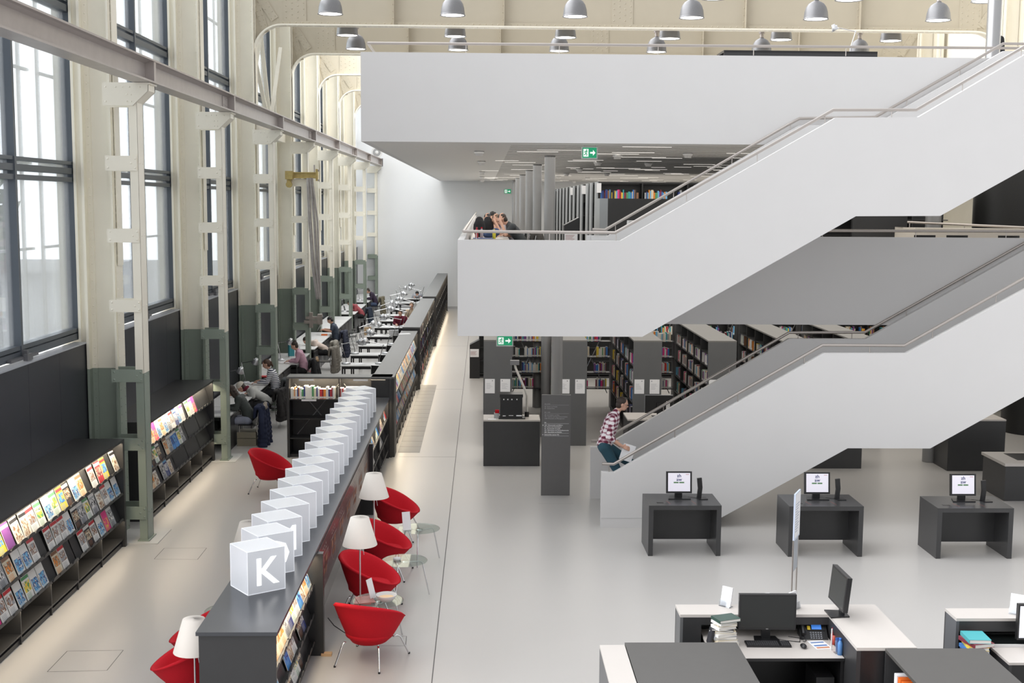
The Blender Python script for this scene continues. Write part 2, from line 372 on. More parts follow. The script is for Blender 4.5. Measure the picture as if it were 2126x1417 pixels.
# crane rail
b = MB(); y0, y1 = 8.0, 60.25
b.box(-5.15, y0, 6.92, -4.86, y1, 6.945).box(-5.03, y0, 6.945, -5.005, y1, 7.235).box(-5.15, y0, 7.235, -4.86, y1, 7.26)
b.prism([(-5.005,6.945),(-4.93,6.945),(-5.005,6.975)], 'xz', y0, y1).prism([(-5.005,7.235),(-4.93,7.235),(-5.005,7.205)], 'xz', y0, y1)
t = thing('crane_rail', 'grey steel I-beam crane rail running over the lattice posts', 'beam', (0, 0, 0))
obj('beam', b, RAILST, t)
sm = MB().box(-5.005, -.055, 6.946, -4.87, .055, 7.234).mesh('stiffener', RAILST)
fm = MB().box(-5.005, -.22, 6.99, -4.99, .22, 7.2)
for y in (-.15, -.05, .05, .15):
    for z in (7.04, 7.15): fm.rivet((-4.99, y, z), (1,0,0), .018)
fmm = fm.mesh('splice_plate', RAILST)
for k in range(8):
    obj('stiffener', sm, None, t, (0, 18.74+BAY*k, 0))
    if k % 2: obj('splice_plate', fmm, None, t, (0, 18.74+BAY*k-.34, 0))
obj('end_stop', MB().box(-5.17, 60.26, 6.9, -4.84, 60.3, 7.28), BLACKM, t)
# girders across the hall
def girder_parts():
    zb = 9.47; R = .68; xl, xr = -5.61, 12.85
    arcL = [(xl+R-R*math.cos(a), zb-R+R*math.sin(a)) for a in [PI/2*i/10 for i in range(11)]]
    arcR = [(xr-R+R*math.sin(a), zb-R+R*math.cos(a)) for a in [PI/2*i/10 for i in range(11)]]
    path = [(xl, 7.3)]+arcL+arcR+[(xr, 7.3)]
    fl = MB()
    inn = path; out = []
    for i, p in enumerate(path):
        a, c = Vector(path[max(i-1, 0)]), Vector(path[min(i+1, len(path)-1)]); d = (c-a).normalized(); n = Vector((-d.y, d.x))
        out.append((p[0]+n.x*.035, p[1]+n.y*.035))
    n = len(path)
    vs = [(p[0], -.16, p[1]) for p in inn]+[(p[0], .16, p[1]) for p in inn]+[(p[0], .16, p[1]) for p in out]+[(p[0], -.16, p[1]) for p in out]
    fs = []
    for i in range(n-1):
        for r in range(4): fs.append((r*n+i, ((r+1) % 4)*n+i, ((r+1) % 4)*n+i+1, r*n+i+1))
    fl.add(vs, fs)
    x = xl+.8
    while x < xr-.7:
        for y in (-.12, -.06): fl.rivet((x, y, zb), (0,0,-1), .018)
        x += .13
    wb = MB(); wb.prism(arcL[1:]+arcR[:-1]+[(xr, 8.9), (xr, 11.3), (xl, 11.3), (xl, 8.9)], 'xz', -.01, .01)
    wb.box(xl+.6, -.05, zb+.035, xr-.6, -.01, zb+.12)
    x = xl+.7
    while x < xr-.6: wb.rivet((x, -.05, zb+.08), (0,-1,0), .018); x += .155
    st = []
    for x in (-2.2, .5, 6.46, 9.3):
        s = MB().box(x-.006, -.15, zb+.035, x+.006, -.01, 11.2).box(x-.07, -.022, zb+.12, x, -.01, 11.2)
        z = zb+.2
        while z < 11.1: s.rivet((x-.035, -.022, z), (0,-1,0), .016); z += .17
        st.append(s)
    gp = []
    for x0, x1 in ((-4.9, -4.35), (3.15, 3.68), (11.8, 12.35)):
        s = MB().box(x0, -.025, zb+.12, x1, -.01, 11.2); nn = 4
        for i in range(nn):
            for j in range(14): s.rivet((x0+.06+(x1-x0-.12)*i/(nn-1), -.025, zb+.2+.14*j+(.07 if i % 2 else 0)), (0,-1,0), .02)
        gp.append(s)
    gdl = []
    def diag(p, q, w, y=-.03):
        s = MB(); gdl.append(s)
        p, q = Vector(p), Vector(q); d = (q-p).normalized(); n_ = Vector((-d.y, d.x))*w/2
        s.prism([tuple(p-n_), tuple(q-n_), tuple(q+n_), tuple(p+n_)], 'xz', y, -.01)
        L = (q-p).length; k_ = int(L/.14)
        for i in range(k_+1):
            r = p+d*L*(i+.5)/(k_+1)
            s.rivet((r.x-n_.x*.55, y, r.y-n_.y*.55), (0,-1,0), .017); s.rivet((r.x+n_.x*.55, y, r.y+n_.y*.55), (0,-1,0), .017)
    diag((-5.98, 10.9), (-5.12, 9.62), .20); diag((-5.55, 10.0), (-5.35, 9.3), .17, -.028)
    diag((13.2, 10.9), (12.35, 9.62), .20)
    return fl, wb, st, gp, gdl
gf, gw, gs, gg, gd = girder_parts()
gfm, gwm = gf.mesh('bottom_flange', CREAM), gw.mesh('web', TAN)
gsm = [q.mesh('web_stiffener', TAN) for q in gs]; ggm = [q.mesh('splice_plate', TAN) for q in gg]; gdm = [q.mesh('corner_plate', TAN) for q in gd]
for k in range(2, 7):
    t = thing('roof_girder', 'riveted cream plate girder with rounded corners over the hall, %s from the camera' % ordn[k-2], 'girder', (0, cy(k), 0), 0, 'plate girders across the hall')
    obj('bottom_flange', gfm, None, t); obj('web', gwm, None, t); 
    for q in gdm: obj('corner_plate', q, None, t)
    for q in gsm: obj('web_stiffener', q, None, t)
    for q in ggm: obj('splice_plate', q, None, t)
# wind bracing in the fourth bay
b = MB(); X = -5.9
for (ya, za), (yb, zb_) in (((cy(2)+.6, 9.6), (cy(2)+3.6, 7.2)), ((cy(3)-.3, 9.6), (cy(2)+3.6, 7.2)), ((cy(2)+2.4, 9.6), (cy(2)+3.8, 7.2)), ((cy(2)+.3, 7.1), (cy(2)+2.4, 9.6))):
    b.cyl((X, ya, za), (X, yb, zb_), .07, n=4, sm=False)
b.box(X-.1, cy(2)+.2, 6.9, X+.1, cy(3)-.2, 7.25)
tag(obj('wind_bracing', b, CREAM), 'cream diagonal steel bracing between third and fourth wall columns', 'bracing')
b = MB()
for k in range(2, 7):
    b.box(-6.2, cy(k)+.1, 11.31, 13.6, cy(k)+1.7, 11.4)
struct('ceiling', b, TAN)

# jib crane arm with pipes on the fourth lattice post
q = at(655, 352, 36.2); y = 36.30
t = thing('jib_crane', 'worn yellow wall crane arm bolted to the fourth lattice post', 'crane', (q.x, y, 5.95))
obj('arm', MB().box(-.85, -.05, .06, .02, .05, .09).box(-.85, -.05, -.09, .02, .05, -.06).box(-.85, -.012, -.06, .02, .012, .06).box(.0, -.08, -.16, .06, .08, .18), YEL, t)
obj('hoist', MB().box(-.88, -.12, -.12, -.66, .12, .12).box(-.84, -.07, -.28, -.72, .07, -.12).cyl((-.78,-.08,-.27), (-.78,.08,-.27), .09, n=14), YEL, t)
obj('mounting_bolts', MB().cyl((.06,-.05,.14), (.1,-.05,.14), .03).cyl((.06,-.05,-.14), (.1,-.05,-.14), .03).cyl((-.05,0,.09), (-.05,0,.3), .02), RAILST, t)
p0, p1 = at(640, 370, 36.2), at(652, 600, 36.2)
b = MB()
for dx, r in ((0, .035), (.12, .04), (.22, .03), (-.06, .025)): b.tube([(p0.x+dx*.5, y-.1, 5.87), (p0.x+.06+dx*.9, y-.12, 4.6), (p1.x+dx*.7, y-.12, 3.3), (p1.x+.1+dx*.4, y-.1, 2.35)], r, 8)
tag(obj('cable_bundle', b, mat('weathered_conduit', (.38, .35, .33), .6, .3, noise=.3)), 'weathered conduits hanging down from the yellow crane arm', 'cable')
tag(obj('pipe_clamp', MB().box(-5.25, y-.03, 1.62, -4.75, y+.05, 1.72).box(-5.2, y-.05, 1.75, -4.72, y+.05, 1.83).box(-4.85, y-.08, 1.6, -4.72, y+.1, 1.9).box(-5.1, y-.04, 1.5, -5.0, y+.05, 1.95), mat('rusty_clamp', (.33, .29, .26), .6, .4, noise=.3)), 'rusty pipe clamp fixed low on the fourth lattice post', 'clamp')
q = at(782, 316, 59.5)
t = thing('loudspeaker', 'round white loudspeaker on top of the crane rail end', 'loudspeaker', (q.x, 59.6, q.z))
obj('housing', MB().cyl((0, .28, 0), (0, -.05, 0), .24, .26, 20).cyl((0,.0,-.24), (0,.0,-.52), .04), WHITE, t)
obj('cone', MB().cyl((0, -.05, 0), (0, -.062, 0), .19, .17, 20), mat('speaker_grey', (.3, .3, .3), .6), t)
obj('dust_cap', MB().cyl((0, -.062, 0), (0, -.08, 0), .08, .06, 16), WHITE, t)

# ------------------------------------------------------------------ hanging dome lamps
def lamp_parts():
    pr = [(.0,.42),(.05,.42),(.06,.40),(.10,.385),(.17,.34),(.225,.26),(.255,.16),(.268,.05),(.272,.012),(.285,.0),(.262,.0),(.25,.06),(.2,.22),(.1,.33),(0,.35)]
    sh = MB().lathe(pr, n=28)
    nk = MB().cyl((0,0,.42),(0,0,.52),.055,n=12)
    for i in range(4): nk.cyl((0,0,.53+i*.035),(0,0,.548+i*.035),.085,n=16)
    nk.cyl((0,0,.52),(0,0,.68),.06,n=12).cyl((0,0,.68),(0,0,1.9),.012,n=6)
    gl = MB().lathe([(0,.05),(.15,.04),(.252,.012)], n=24); gl.add([(.252*math.cos(2*PI*j/24), .252*math.sin(2*PI*j/24), .012) for j in range(24)], [tuple(range(24))[::-1]])
    return sh, nk, gl
a_, b_, c_ = lamp_parts(); lm = a_.mesh('shade', LAMPGREY), b_.mesh('stem', RAILST), c_.mesh('glowing_disc', BULB)
rows = [('front row', 24.8, 9.22, (1201, 1482, 1763, 2046), 5), ('second row', 28, 9.31, (686, 940, 1194, 1436, 1694, 1948), 38),
        ('row behind the first girder', 31.75, 9.34, (721, 945, 1174, 1390, 1622, 1850), 76), ('back row', 34.2, 9.30, (739, 951, 1161, 1363, 1581, 1784), 103)]
proto = None
for nm, Y, z, xs, py in rows:
    for i, x in enumerate(xs):
        p = at(x, py, Y); lab = 'grey dome pendant lamp, number %d from the left in the %s' % (i+1, nm)
        if proto is None:
            proto = thing('pendant_lamp', lab, 'lamp', (p.x, Y, z), 0, 'grey dome pendant lamps'); obj('shade', lm[0], None, proto); obj('stem', lm[1], None, proto); obj('glowing_disc', lm[2], None, proto)
        else: dup(proto, lab, (p.x, Y, z))

# ------------------------------------------------------------------ galleries and stairs
Z1, Z2 = 3.74, 6.95
def ch(pts, Y): return [(at(x, y, Y).x, at(x, y, Y).z) for x, y in pts]
def ext(c, X):
    (x0, z0), (x1, z1) = c[-2], c[-1]; return c+[(X, z1+(z1-z0)/(x1-x0)*(X-x1))]
def tri_prism(mb, pts, y0, y1):       # concave outline in XZ -> let bmesh triangulate
    bm_ = bmesh.new(); vs = [bm_.verts.new((p[0], y0, p[1])) for p in pts]; f = bm_.faces.new(vs)
    r = bmesh.ops.extrude_face_region(bm_, geom=[f]); nv = [e for e in r['geom'] if isinstance(e, bmesh.types.BMVert)]
    for v in nv: v.co.y = y1
    bmesh.ops.triangulate(bm_, faces=[q for q in bm_.faces if len(q.verts) > 4]); bmesh.ops.recalc_face_normals(bm_, faces=bm_.faces)
    bm_.verts.index_update(); mb.add([v.co.copy() for v in bm_.verts], [[v.index for v in q.verts] for q in bm_.faces]); bm_.free(); return mb
def flight(mb, x0, z0, x1, z1, ya, yb, th=.3):
    n = round((z1-z0)/.17); dx = (x1-x0)/n; dz = (z1-z0)/n
    for i in range(n): mb.box(x0+i*dx, ya, z0+(i+1)*dz-th, x0+(i+1)*dx+.02, yb, z0+(i+1)*dz)
def rail(parent, pts, posts, Y, r=.024, h=.13):
    P = [Vector((x, Y, z)) for x, z in pts]
    obj('handrail', MB().tube(P, r, 10), STEEL, parent)
    pm = MB().cyl((0,0,0), (0,0,-h), .007, n=6).mesh('rail_bracket', STEEL)
    for x in posts:
        for a, c in zip(P, P[1:]):
            if a.x <= x <= c.x: obj('rail_bracket', pm, None, parent, (x, Y, a.z+(c.z-a.z)*(x-a.x)/(c.x-a.x)-.005)); break
# lower stair
T1 = ext(ch([(1249,980),(1276,981),(1712,733),(1883,733),(2056,640)], D1), 11.2)
B1 = ext(ch([(1459,1096),(1760,930),(1931,930.5),(2126,823)], D1), 11.2)
B1[0] = (B1[0][0], 0)
T1b = ext(ch([(1226,927),(1253,927),(1638,702.5),(1797,703),(2126,519)], D2-.1), 11.2)
lx = T1[0][0]
st = thing('staircase', 'white stair rising from the ground floor to the first gallery', 'staircase', (0, 0, 0))
obj('front_parapet', tri_prism(MB(), [(lx, 0)]+T1+B1[::-1], D1, D1+.12), WHITE, st)
obj('rear_parapet', tri_prism(MB(), [(lx, 0)]+T1b+B1[::-1], D2-.12, D2-.02), WHITE, st)
s = MB(); s_in = (D1+.12, D2-.12)
x_a, x_b, x_c = T1[1][0], T1[2][0], T1[3][0]
zl = T1[2][1]-.92
flight(s, x_a+.15, 0, x_b, zl, *s_in); s.box(x_b, s_in[0], zl-.3, x_c, s_in[1], zl); flight(s, x_c, zl, 11.2, min(Z1, T1[-1][1]-.9), *s_in)
obj('steps', s, mat('stair_step_grey', (.4, .4, .39), .5), st)
sf = MB()
for (xa, za), (xb, zb_) in zip(B1, B1[1:]): sf.add([(xa, s_in[0], za), (xb, s_in[0], zb_), (xb, s_in[1], zb_), (xa, s_in[1], za)], [(0,3,2,1)])
obj('soffit', sf, WHITE, st)
rail(st, ch([(1250,962),(1274,963),(1707.6,716),(1877,717),(2018,640),(2126,577)], D1+.06)+[(8.6, T1[-1][1]-.6)] if 0 else ext(ch([(1250,962),(1274,963),(1707.6,716),(1877,717),(2126,577)], D1+.06), 11), [2.05, 3.1, 4.1, 5.15, 6.2, 7.2, 8.2, 9.2], D1+.06)
rail(st, ext(ch([(1227.6,915),(1248,915.7),(1638.4,690),(1795,689.5),(2126,504.6)], D2-.07), 11), [2.1, 3.2, 4.35, 5.55, 6.5, 7.45, 8.45], D2-.07)
obj('kick_line', MB().box(lx-.004, D1-.004, .16, x_a+1.1, D1, .165), mat('joint_grey', (.5, .5, .5), .6), st)
# upper stair and the gallery front it grows out of
T2 = ch([(950,497.5),(1288,499.7),(1712,258),(1735,244),(1907,243),(2126,114.6)], D1)
T2 = ext(T2, T2[-1][0]+.25); T2 += [(11.2, T2[-1][1])]
B2 = ch([(950,697),(1333.5,698.7),(1777,448.6),(1952,448),(2126,351.5)], D1)
B2 = ext(B2, 11.2)
us = thing('staircase', 'upper white stair and balcony front rising to the top gallery', 'staircase', (0, 0, 0))
obj('front_parapet', tri_prism(MB(), T2+B2[::-1], D1, D1+.12), WHITE, us)
T2b = ch([(1228.5,490.4),(1260,490.4),(1636,273),(1660,260),(1817,258),(2083,106)], D2-.1)
T2b += [(11.2, T2b[-1][1])]
bb = [(x, z+.05) for x, z in B2[1:]]
zf = Z1-.02
obj('rear_parapet', tri_prism(MB(), [(T2b[0][0], zf)]+T2b+bb[::-1]+[(T2b[0][0]+.3, zf-.3)], D2-.12, D2-.02), WHITE, us)
s = MB(); xa, xb, xc = T2[1][0], T2[3][0], T2[4][0]; zl = T2[3][1]-.92
flight(s, xa-.3, Z1, xb, zl, *s_in, th=.2); s.box(xb, s_in[0], zl-.2, xc, s_in[1], zl); flight(s, xc, zl, 9.0, Z2, *s_in, th=.2); s.box(9.0, s_in[0], Z2-.2, 11.2, s_in[1], Z2)
s.box(B2[0][0], s_in[0], Z1-.2, xa-.3, s_in[1], Z1)
obj('steps', s, MATS['stair_step_grey'], us)
sf = MB()
for (xa_, za), (xb_, zb_) in zip(B2, B2[1:]): sf.add([(xa_, s_in[0], za), (xb_, s_in[0], zb_), (xb_, s_in[1], zb_), (xa_, s_in[1], za)], [(0,3,2,1)])
sf.box(B2[0][0], D1+.12, B2[0][1], B2[0][0]+.1, D2, T2[0][1])
obj('soffit', sf, WHITE, us)
R2 = ch([(962,480),(1277,483),(1730,228),(1902,228),(2126,97)], D1+.06)
R2 = ext(R2, 8.75); R2 += [(11, R2[-1][1])]
rail(us, R2, [-.1, 1.05, 2.1, 3.2, 4.3, 5.35, 6.4, 7.5, 8.4], D1+.06)
R2b = ch([(1230,476),(1256,477),(1636,258.8),(1660,245.8),(1817,243),(2083,90.6)], D2-.07); R2b += [(11, R2b[-1][1])]
rail(us, R2b, [2.3, 3.3, 4.3, 5.3, 6.3, 7.3, 8.2, 9.3], D2-.07)
zr = R2[0][1]
obj('side_handrail', MB().tube([(R2[0][0], D1+.06, zr), (R2[0][0], 58, zr)], .024, 10), STEEL, us)
# first gallery
XL1 = at(950, 600, D1).x
g = thing('gallery', 'white first floor gallery with study tables and bookcases', 'gallery', (0, 0, 0))
zb1 = B2[0][1]; zt1 = at(1800, 492, D2).z
obj('front_parapet', MB().box(XL1+2.2, D2, zb1, 13.5, D2+.1, zt1), WHITE, g)
obj('side_parapet', MB().box(XL1, D2, zb1, XL1+.1, 60.4, zt1-.02), WHITE, g)
obj('slab', MB().box(XL1+.1, D2+.1, zb1, 13.5, 60.4, Z1-.03).box(XL1+.1, D2+.0, Z1-.3, XL1+2.2, D2+.1, Z1-.03), WHITE, g)
obj('floor_covering', MB().box(XL1+.1, D2+.1, Z1-.03, 13.5, 60.4, Z1), FLOORM, g)
rr = ch([(1700,478.5),(2126,480)], D2+.05)
rail(g, ext([(5.2, rr[0][1])]+rr, 13), [5.95, 7.6, 9.2, 10.8], D2+.05)
# top gallery
XL2 = at(749, 200, D2).x
g = thing('gallery', 'white top floor gallery hanging over the first one', 'gallery', (0, 0, 0))
zt, zb_ = at(1400, 114, D2).z, at(1200, 297, D2).z
obj('front_parapet', MB().box(XL2, D2, zb_, 13.5, D2+.12, zt), WHITE, g)
obj('side_parapet', MB().box(XL2, D2+.12, zb_, XL2+.12, 60.4, zt-.02), WHITE, g)
sl = MB().box(XL2+.12, D2+.12, zb_, 13.5, 60.4, Z2-.02)
obj('slab', sl, mat('perforated_ceiling', (.74, .73, .71), .6, noise=.05, nscale=30), g)
obj('floor_covering', MB().box(XL2+.12, D2+.12, Z2-.02, 13.5, 60.4, Z2), FLOORM, g)
rr = ch([(762,92),(1338,99.5),(2061,99)], D2+.06)
rail(g, [(XL2+.12, rr[0][1]+.02), (11, rr[2][1])], [-.3, 1.3, 3.0, 4.65, 6.25, 7.9], D2+.06, h=.15)
obj('side_handrail', MB().tube([(XL2+.12, D2+.06, rr[0][1]+.02), (XL2+.12, 58, rr[0][1]+.02)], .024, 10), STEEL, g)
sl = MB(); rnd = random.Random(3); z = zb_-.004
for i in range(90):
    y = D2+1.2+i*.42; x = XL2+2.0+rnd.uniform(0, 1.5)
    while x < 12.5:
        w = rnd.uniform(.4, 1.2)
        if rnd.random() < .22: sl.box(x, y-.012, z, x+w, y+.012, z+.004)
        x += w+rnd.uniform(.3, 2.2)
tag(obj('slot_lamps', sl, SLOT, g), kind='stuff')
dk = MB()
for i in range(60):
    y = D2+1.0+i*.6
    dk.box(XL2+2.6, y-.008, z, 13, y+.008, z+.004)
obj('ceiling_joints', dk, mat('joint_dark', (.2, .19, .18), .7), g)
det = MB().lathe([(.0,-.10),(.07,-.10),(.085,-.05),(.10,-.05),(.10,0),(0,0)], n=16).mesh('smoke_detector', WHITE)
pts = [(995,313),(1000,334),(1001,356),(1001,366),(1001,373),(1428,317),(1346,337),(1260,359),(1220,368),(1192,375),(1282,320),(1241,335),(1203,349),(1176,359),(1160,365)]
for i, (x, y) in enumerate(pts):
    p = onz(x, y, zb_)
    side = 'left edge' if i < 5 else ('right diagonal row' if i < 10 else 'middle diagonal row')
    tag(obj('smoke_detector', det, None, loc=(p.x, p.y, zb_-.001)), 'white smoke detector under the top gallery, %s, number %d from the front' % (side, i % 5+1), 'detector', 'smoke detectors under the top gallery')
# steel columns under the galleries
cols = [(27.2, 0), (33.4, 0), (39.2, 0), (45.7, 0), (51.5, 0), (57.3, 0)]
for i, (Y, _) in enumerate(cols):
    tag(obj('steel_pillar', MB().cyl((1.46, Y, Z1), (1.46, Y, zb_), .118, n=24), GREYM), 'round grey pillar on the first gallery, %s from the front' % ordn[i], 'pillar', 'round pillars on the first gallery')
for i, (x, Y) in enumerate([(1.46, 23.9), (1.42, 27.2), (1.40, 31.2), (1.46, 37), (1.46, 43)]):
    tag(obj('steel_pillar', MB().cyl((x, Y, 0), (x, Y, zb1), .112, n=24), GREYM), 'round grey pillar on the ground floor, %s from the signpost' % ordn[i], 'pillar', 'round pillars on the ground floor')
tag(obj('steel_pillar', MB().cyl((9.16, 24.6, 0), (9.16, 24.6, zb1), .15, n=24), GREYM), 'round grey pillar under the stair landing', 'pillar')
p = at(1937, 470, 25.5)
tag(obj('steel_pillar', MB().cyl((p.x, 25.5, Z1), (p.x, 25.5, zb_), .16, n=24), GREYM), 'round grey pillar behind the first gallery rail at right', 'pillar')
# exit signs
def exit_sign(label, c, w, h, wire=True):
    t = thing('exit_sign', label, 'sign', c)
    obj('sign_plate', MB().box(-w/2-.02, 0, -h/2-.02, w/2+.02, .03, h/2+.02), mat('sign_frame', (.6, .65, .62), .3), t)
    obj('green_face', MB().box(-w/2, -.004, -h/2, w/2, 0, h/2), EXG, t)
    m2 = MB().box(-w*.44, -.007, -h*.38, -w*.08, -.004, h*.38)
    ar = [(.04,-.07),(.24,-.07),(.24,-.24),(.42,0),(.24,.24),(.24,.07),(.04,.07)]
    m2.prism([(x*w, z*h*1.2) for x, z in ar], 'xz', -.007, -.004)
    obj('white_symbol', m2, EXW, t)
    m3 = MB(); c0 = -w*.26
    m3.cyl((c0+w*.05, -.0075, h*.26), (c0+w*.05, -.0085, h*.26), h*.07, n=10)
    for a, b_2 in (((.03,.18),(-.01,-.02)),((-.01,-.02),(.07,-.12)),((.07,-.12),(.06,-.3)),((-.01,-.02),(-.06,-.18)),((-.06,-.18),(-.15,-.2)),((.03,.16),(.11,.06)),((.03,.16),(-.07,.12)),((-.07,.12),(-.11,.02))):
        p_, q_ = Vector((c0+a[0]*w, a[1]*h)), Vector((c0+b_2[0]*w, b_2[1]*h)); d_ = (q_-p_).normalized(); n_ = Vector((-d_.y, d_.x))*h*.04
        m3.prism([tuple(p_-n_), tuple(q_-n_), tuple(q_+n_), tuple(p_+n_)], 'xz', -.0085, -.0075)
    obj('running_figure', m3, EXG, t)
    if wire: obj('suspension', MB().cyl((-w*.4,.015,h/2+.02), (-w*.4,.015,wire), .006, n=6).cyl((w*.4,.015,h/2+.02), (w*.4,.015,wire), .006, n=6), STEEL, t)
p = at(1224, 317, D2+.8); exit_sign('green running man exit sign hanging below the top gallery', (p.x, D2+.8, p.z), .25, .18, zb_-p.z)
p = at(1048, 707, 21.7); exit_sign('green running man exit sign hanging below the first gallery front', (p.x, 21.7, p.z), .26, .16, zb1-p.z+.0)
p = at(1054, 397, 60.4); exit_sign('small green exit sign far away on the back wall', (p.x, 60.468, p.z), .32, .2, None)
# ------------------------------------------------------------------ shelving, magazines, books
def loc2w(root, p):
    x, y, rz = root; c, s = math.cos(rz), math.sin(rz)
    return (x+p[0]*c-p[1]*s, y+p[0]*s+p[1]*c, p[2])
def led(name, root, p, L, power, w=.05):
    q = loc2w(root, p); area(name, q, (0.35, 0, root[2]), L, w, power, (1, .84, .62))
LIPM = {}
def lip_mesh(n, w):
    if (n, round(w, 2)) in LIPM: return LIPM[(n, round(w, 2))]
    b = MB(); h = .40; a = .36
    # sloping back board with a scalloped lip in front
    b.add([(0,.03,0),(w,.03,0),(w,.03+h*math.sin(a),h*math.cos(a)),(0,.03+h*math.sin(a),h*math.cos(a)),(0,.045,0),(w,.045,0),(w,.045+h*math.sin(a),h*math.cos(a)),(0,.045+h*math.sin(a),h*math.cos(a))],
          [(0,3,2,1)[::-1],(4,5,6,7),(0,1,5,4),(2,3,7,6)])
    b.box(0, -.02, -.012, w, .045, 0)
    for i in range(n):
        c = w*(i+.5)/n; r = w/n*.44; pts = [(c-w/n*.5, 0), (c-r, .005)]+[(c-r*math.cos(PI*j/8), .006+.030*math.sin(PI*j/8)) for j in range(1, 8)]+[(c+r, .005), (c+w/n*.5, 0)]
        pts = [(c+w/n*.5, -.012), (c-w/n*.5, -.012)][::1]+pts
        b.prism(pts[::-1], 'xz', -.023, -.018)
    LIPM[(n, round(w, 2))] = b.mesh('display_rack', DARK); return LIPM[(n, round(w, 2))]

def shelf_unit(name, label, root, L, H, D, bay, levels, topm=SHTOP, group=None, ends=True, back=True, braces=False, uprights=True, endth=.04, plinth=.10, bm=DARK, z0=0, uy=0):
    t = thing(name, label, 'shelf', (root[0], root[1], z0), root[2], group)
    obj('top_board', MB().box(-.0, -.03, H-.035, L, D, H), topm, t)
    if ends:
        for x in (0, L-endth): obj('side_panel', MB().box(x, -.03, 0, x+endth, D, H-.035), bm, t)
    if back: obj('back_panel', MB().box(endth, D-.02, .0, L-endth, D, H-.035), bm, t)
    n = max(1, round(L/bay)); w = (L-2*endth)/n
    if uprights:
        dm = MB().box(-.011, uy, .40 if uy else 0, .011, D-.03, H-.036).box(-.011, 0, 0, .011, D-.03, .40 if uy else .1).mesh('upright', DARK)
        for i in range(1, n): obj('upright', dm, None, t, (endth+i*w, 0, 0))
    if plinth: obj('plinth', MB().box(endth, .02, 0, L-endth, D-.02, plinth*.6), DARK, t)
    for z in levels: obj('shelf_board', MB().box(endth, .0, z-.02, L-endth, D-.03, z), DARK, t)
    if braces:
        bmx = MB()
        for (a, c) in (((.05, .35), (w-.05, H-.2)), ((w-.05, .35), (.05, H-.2))):
            bmx.cyl((a[0], D-.03, a[1]), (c[0], D-.03, c[1]), .012, n=5)
        bme = bmx.mesh('cross_brace', GREYM)
        for i in range(n): obj('cross_brace', bme, None, t, (endth+i*w, 0, 0))
    return t, n, w

# magazine covers
PAL = dict(white=(.78,.77,.74), cream=(.72,.64,.48), red=(.62,.04,.05), pink=(.75,.05,.25), orange=(.80,.27,.04), yellow=(.82,.60,.06), green=(.10,.32,.14), teal=(.05,.35,.38),
           blue=(.05,.20,.55), navy=(.03,.05,.20), sky=(.18,.48,.75), purple=(.22,.07,.28), grey=(.35,.36,.38), black=(.03,.03,.035), **{'dark green': (.03,.07,.055)}, brown=(.26,.13,.07), maroon=(.22,.03,.05))
def cover(name, base, band, p1, p2, sc, seed, zb=(.30, .72)):
    m_ = bpy.data.materials.new('cover_'+name); m_.use_nodes = True; nt = m_.node_tree; N = nt.nodes.new; K = nt.links.new
    b = nt.nodes['Principled BSDF']; b.inputs['Roughness'].default_value = .35
    tc = N('ShaderNodeTexCoord'); sp = N('ShaderNodeSeparateXYZ'); K(tc.outputs['Generated'], sp.inputs[0])
    oi = N('ShaderNodeObjectInfo'); ad = N('ShaderNodeVectorMath'); ad.operation = 'ADD'
    cm = N('ShaderNodeCombineXYZ'); mu = N('ShaderNodeMath'); mu.operation = 'MULTIPLY'; mu.inputs[1].default_value = 40; K(oi.outputs['Random'], mu.inputs[0]); K(mu.outputs[0], cm.inputs[0]); cm.inputs[1].default_value = seed
    K(tc.outputs['Generated'], ad.inputs[0]); K(cm.outputs[0], ad.inputs[1])
    nz = N('ShaderNodeTexNoise'); nz.inputs['Scale'].default_value = sc; nz.inputs['Detail'].default_value = 3; K(ad.outputs[0], nz.inputs['Vector'])
    rp = N('ShaderNodeValToRGB'); rp.color_ramp.interpolation = 'CONSTANT'; e = rp.color_ramp.elements
    e[0].position = 0; e[0].color = (*p1, 1); e[1].position = .47; e[1].color = (*p2, 1); q = e.new(.56); q.color = (*base, 1); q = e.new(.64); q.color = (*[c*.45 for c in p1], 1)
    K(nz.outputs[0], rp.inputs[0])
    def step(out, v, gt=True):
        s_ = N('ShaderNodeMath'); s_.operation = 'GREATER_THAN' if gt else 'LESS_THAN'; s_.inputs[1].default_value = v; K(out, s_.inputs[0]); return s_.outputs[0]
    def mul(a, c): s_ = N('ShaderNodeMath'); s_.operation = 'MULTIPLY'; K(a, s_.inputs[0]); K(c, s_.inputs[1]); return s_.outputs[0]
    def mix(f, a, c):
        x = N('ShaderNodeMix'); x.data_type = 'RGBA'; K(f, x.inputs[0])
        for s_, i in ((a, 6), (c, 7)):
            if isinstance(s_, tuple): x.inputs[i].default_value = (*s_, 1)
            else: K(s_, x.inputs[i])
        return x.outputs[2]
    pic = mul(mul(step(sp.outputs[2], zb[0]), step(sp.outputs[2], zb[1], False)), mul(step(sp.outputs[0], .07), step(sp.outputs[0], .93, False)))
    c1 = mix(pic, base, rp.outputs[0])
    c2 = mix(mul(step(sp.outputs[2], .80), step(sp.outputs[2], .93, False)), c1, band)
    wv = N('ShaderNodeTexWave'); wv.wave_type = 'BANDS'; wv.bands_direction = 'Z'; wv.inputs['Scale'].default_value = 6; wv.inputs['Distortion'].default_value = 0; K(tc.outputs['Generated'], wv.inputs[0])
    ln = mul(mul(step(wv.outputs['Fac'], .72), step(sp.outputs[2], .24, False)), mul(step(sp.outputs[0], .12), step(sp.outputs[0], .7, False)))
    c3 = mix(ln, c2, p1)
    K(c3, b.inputs['Base Color']); return m_
P_ = PAL
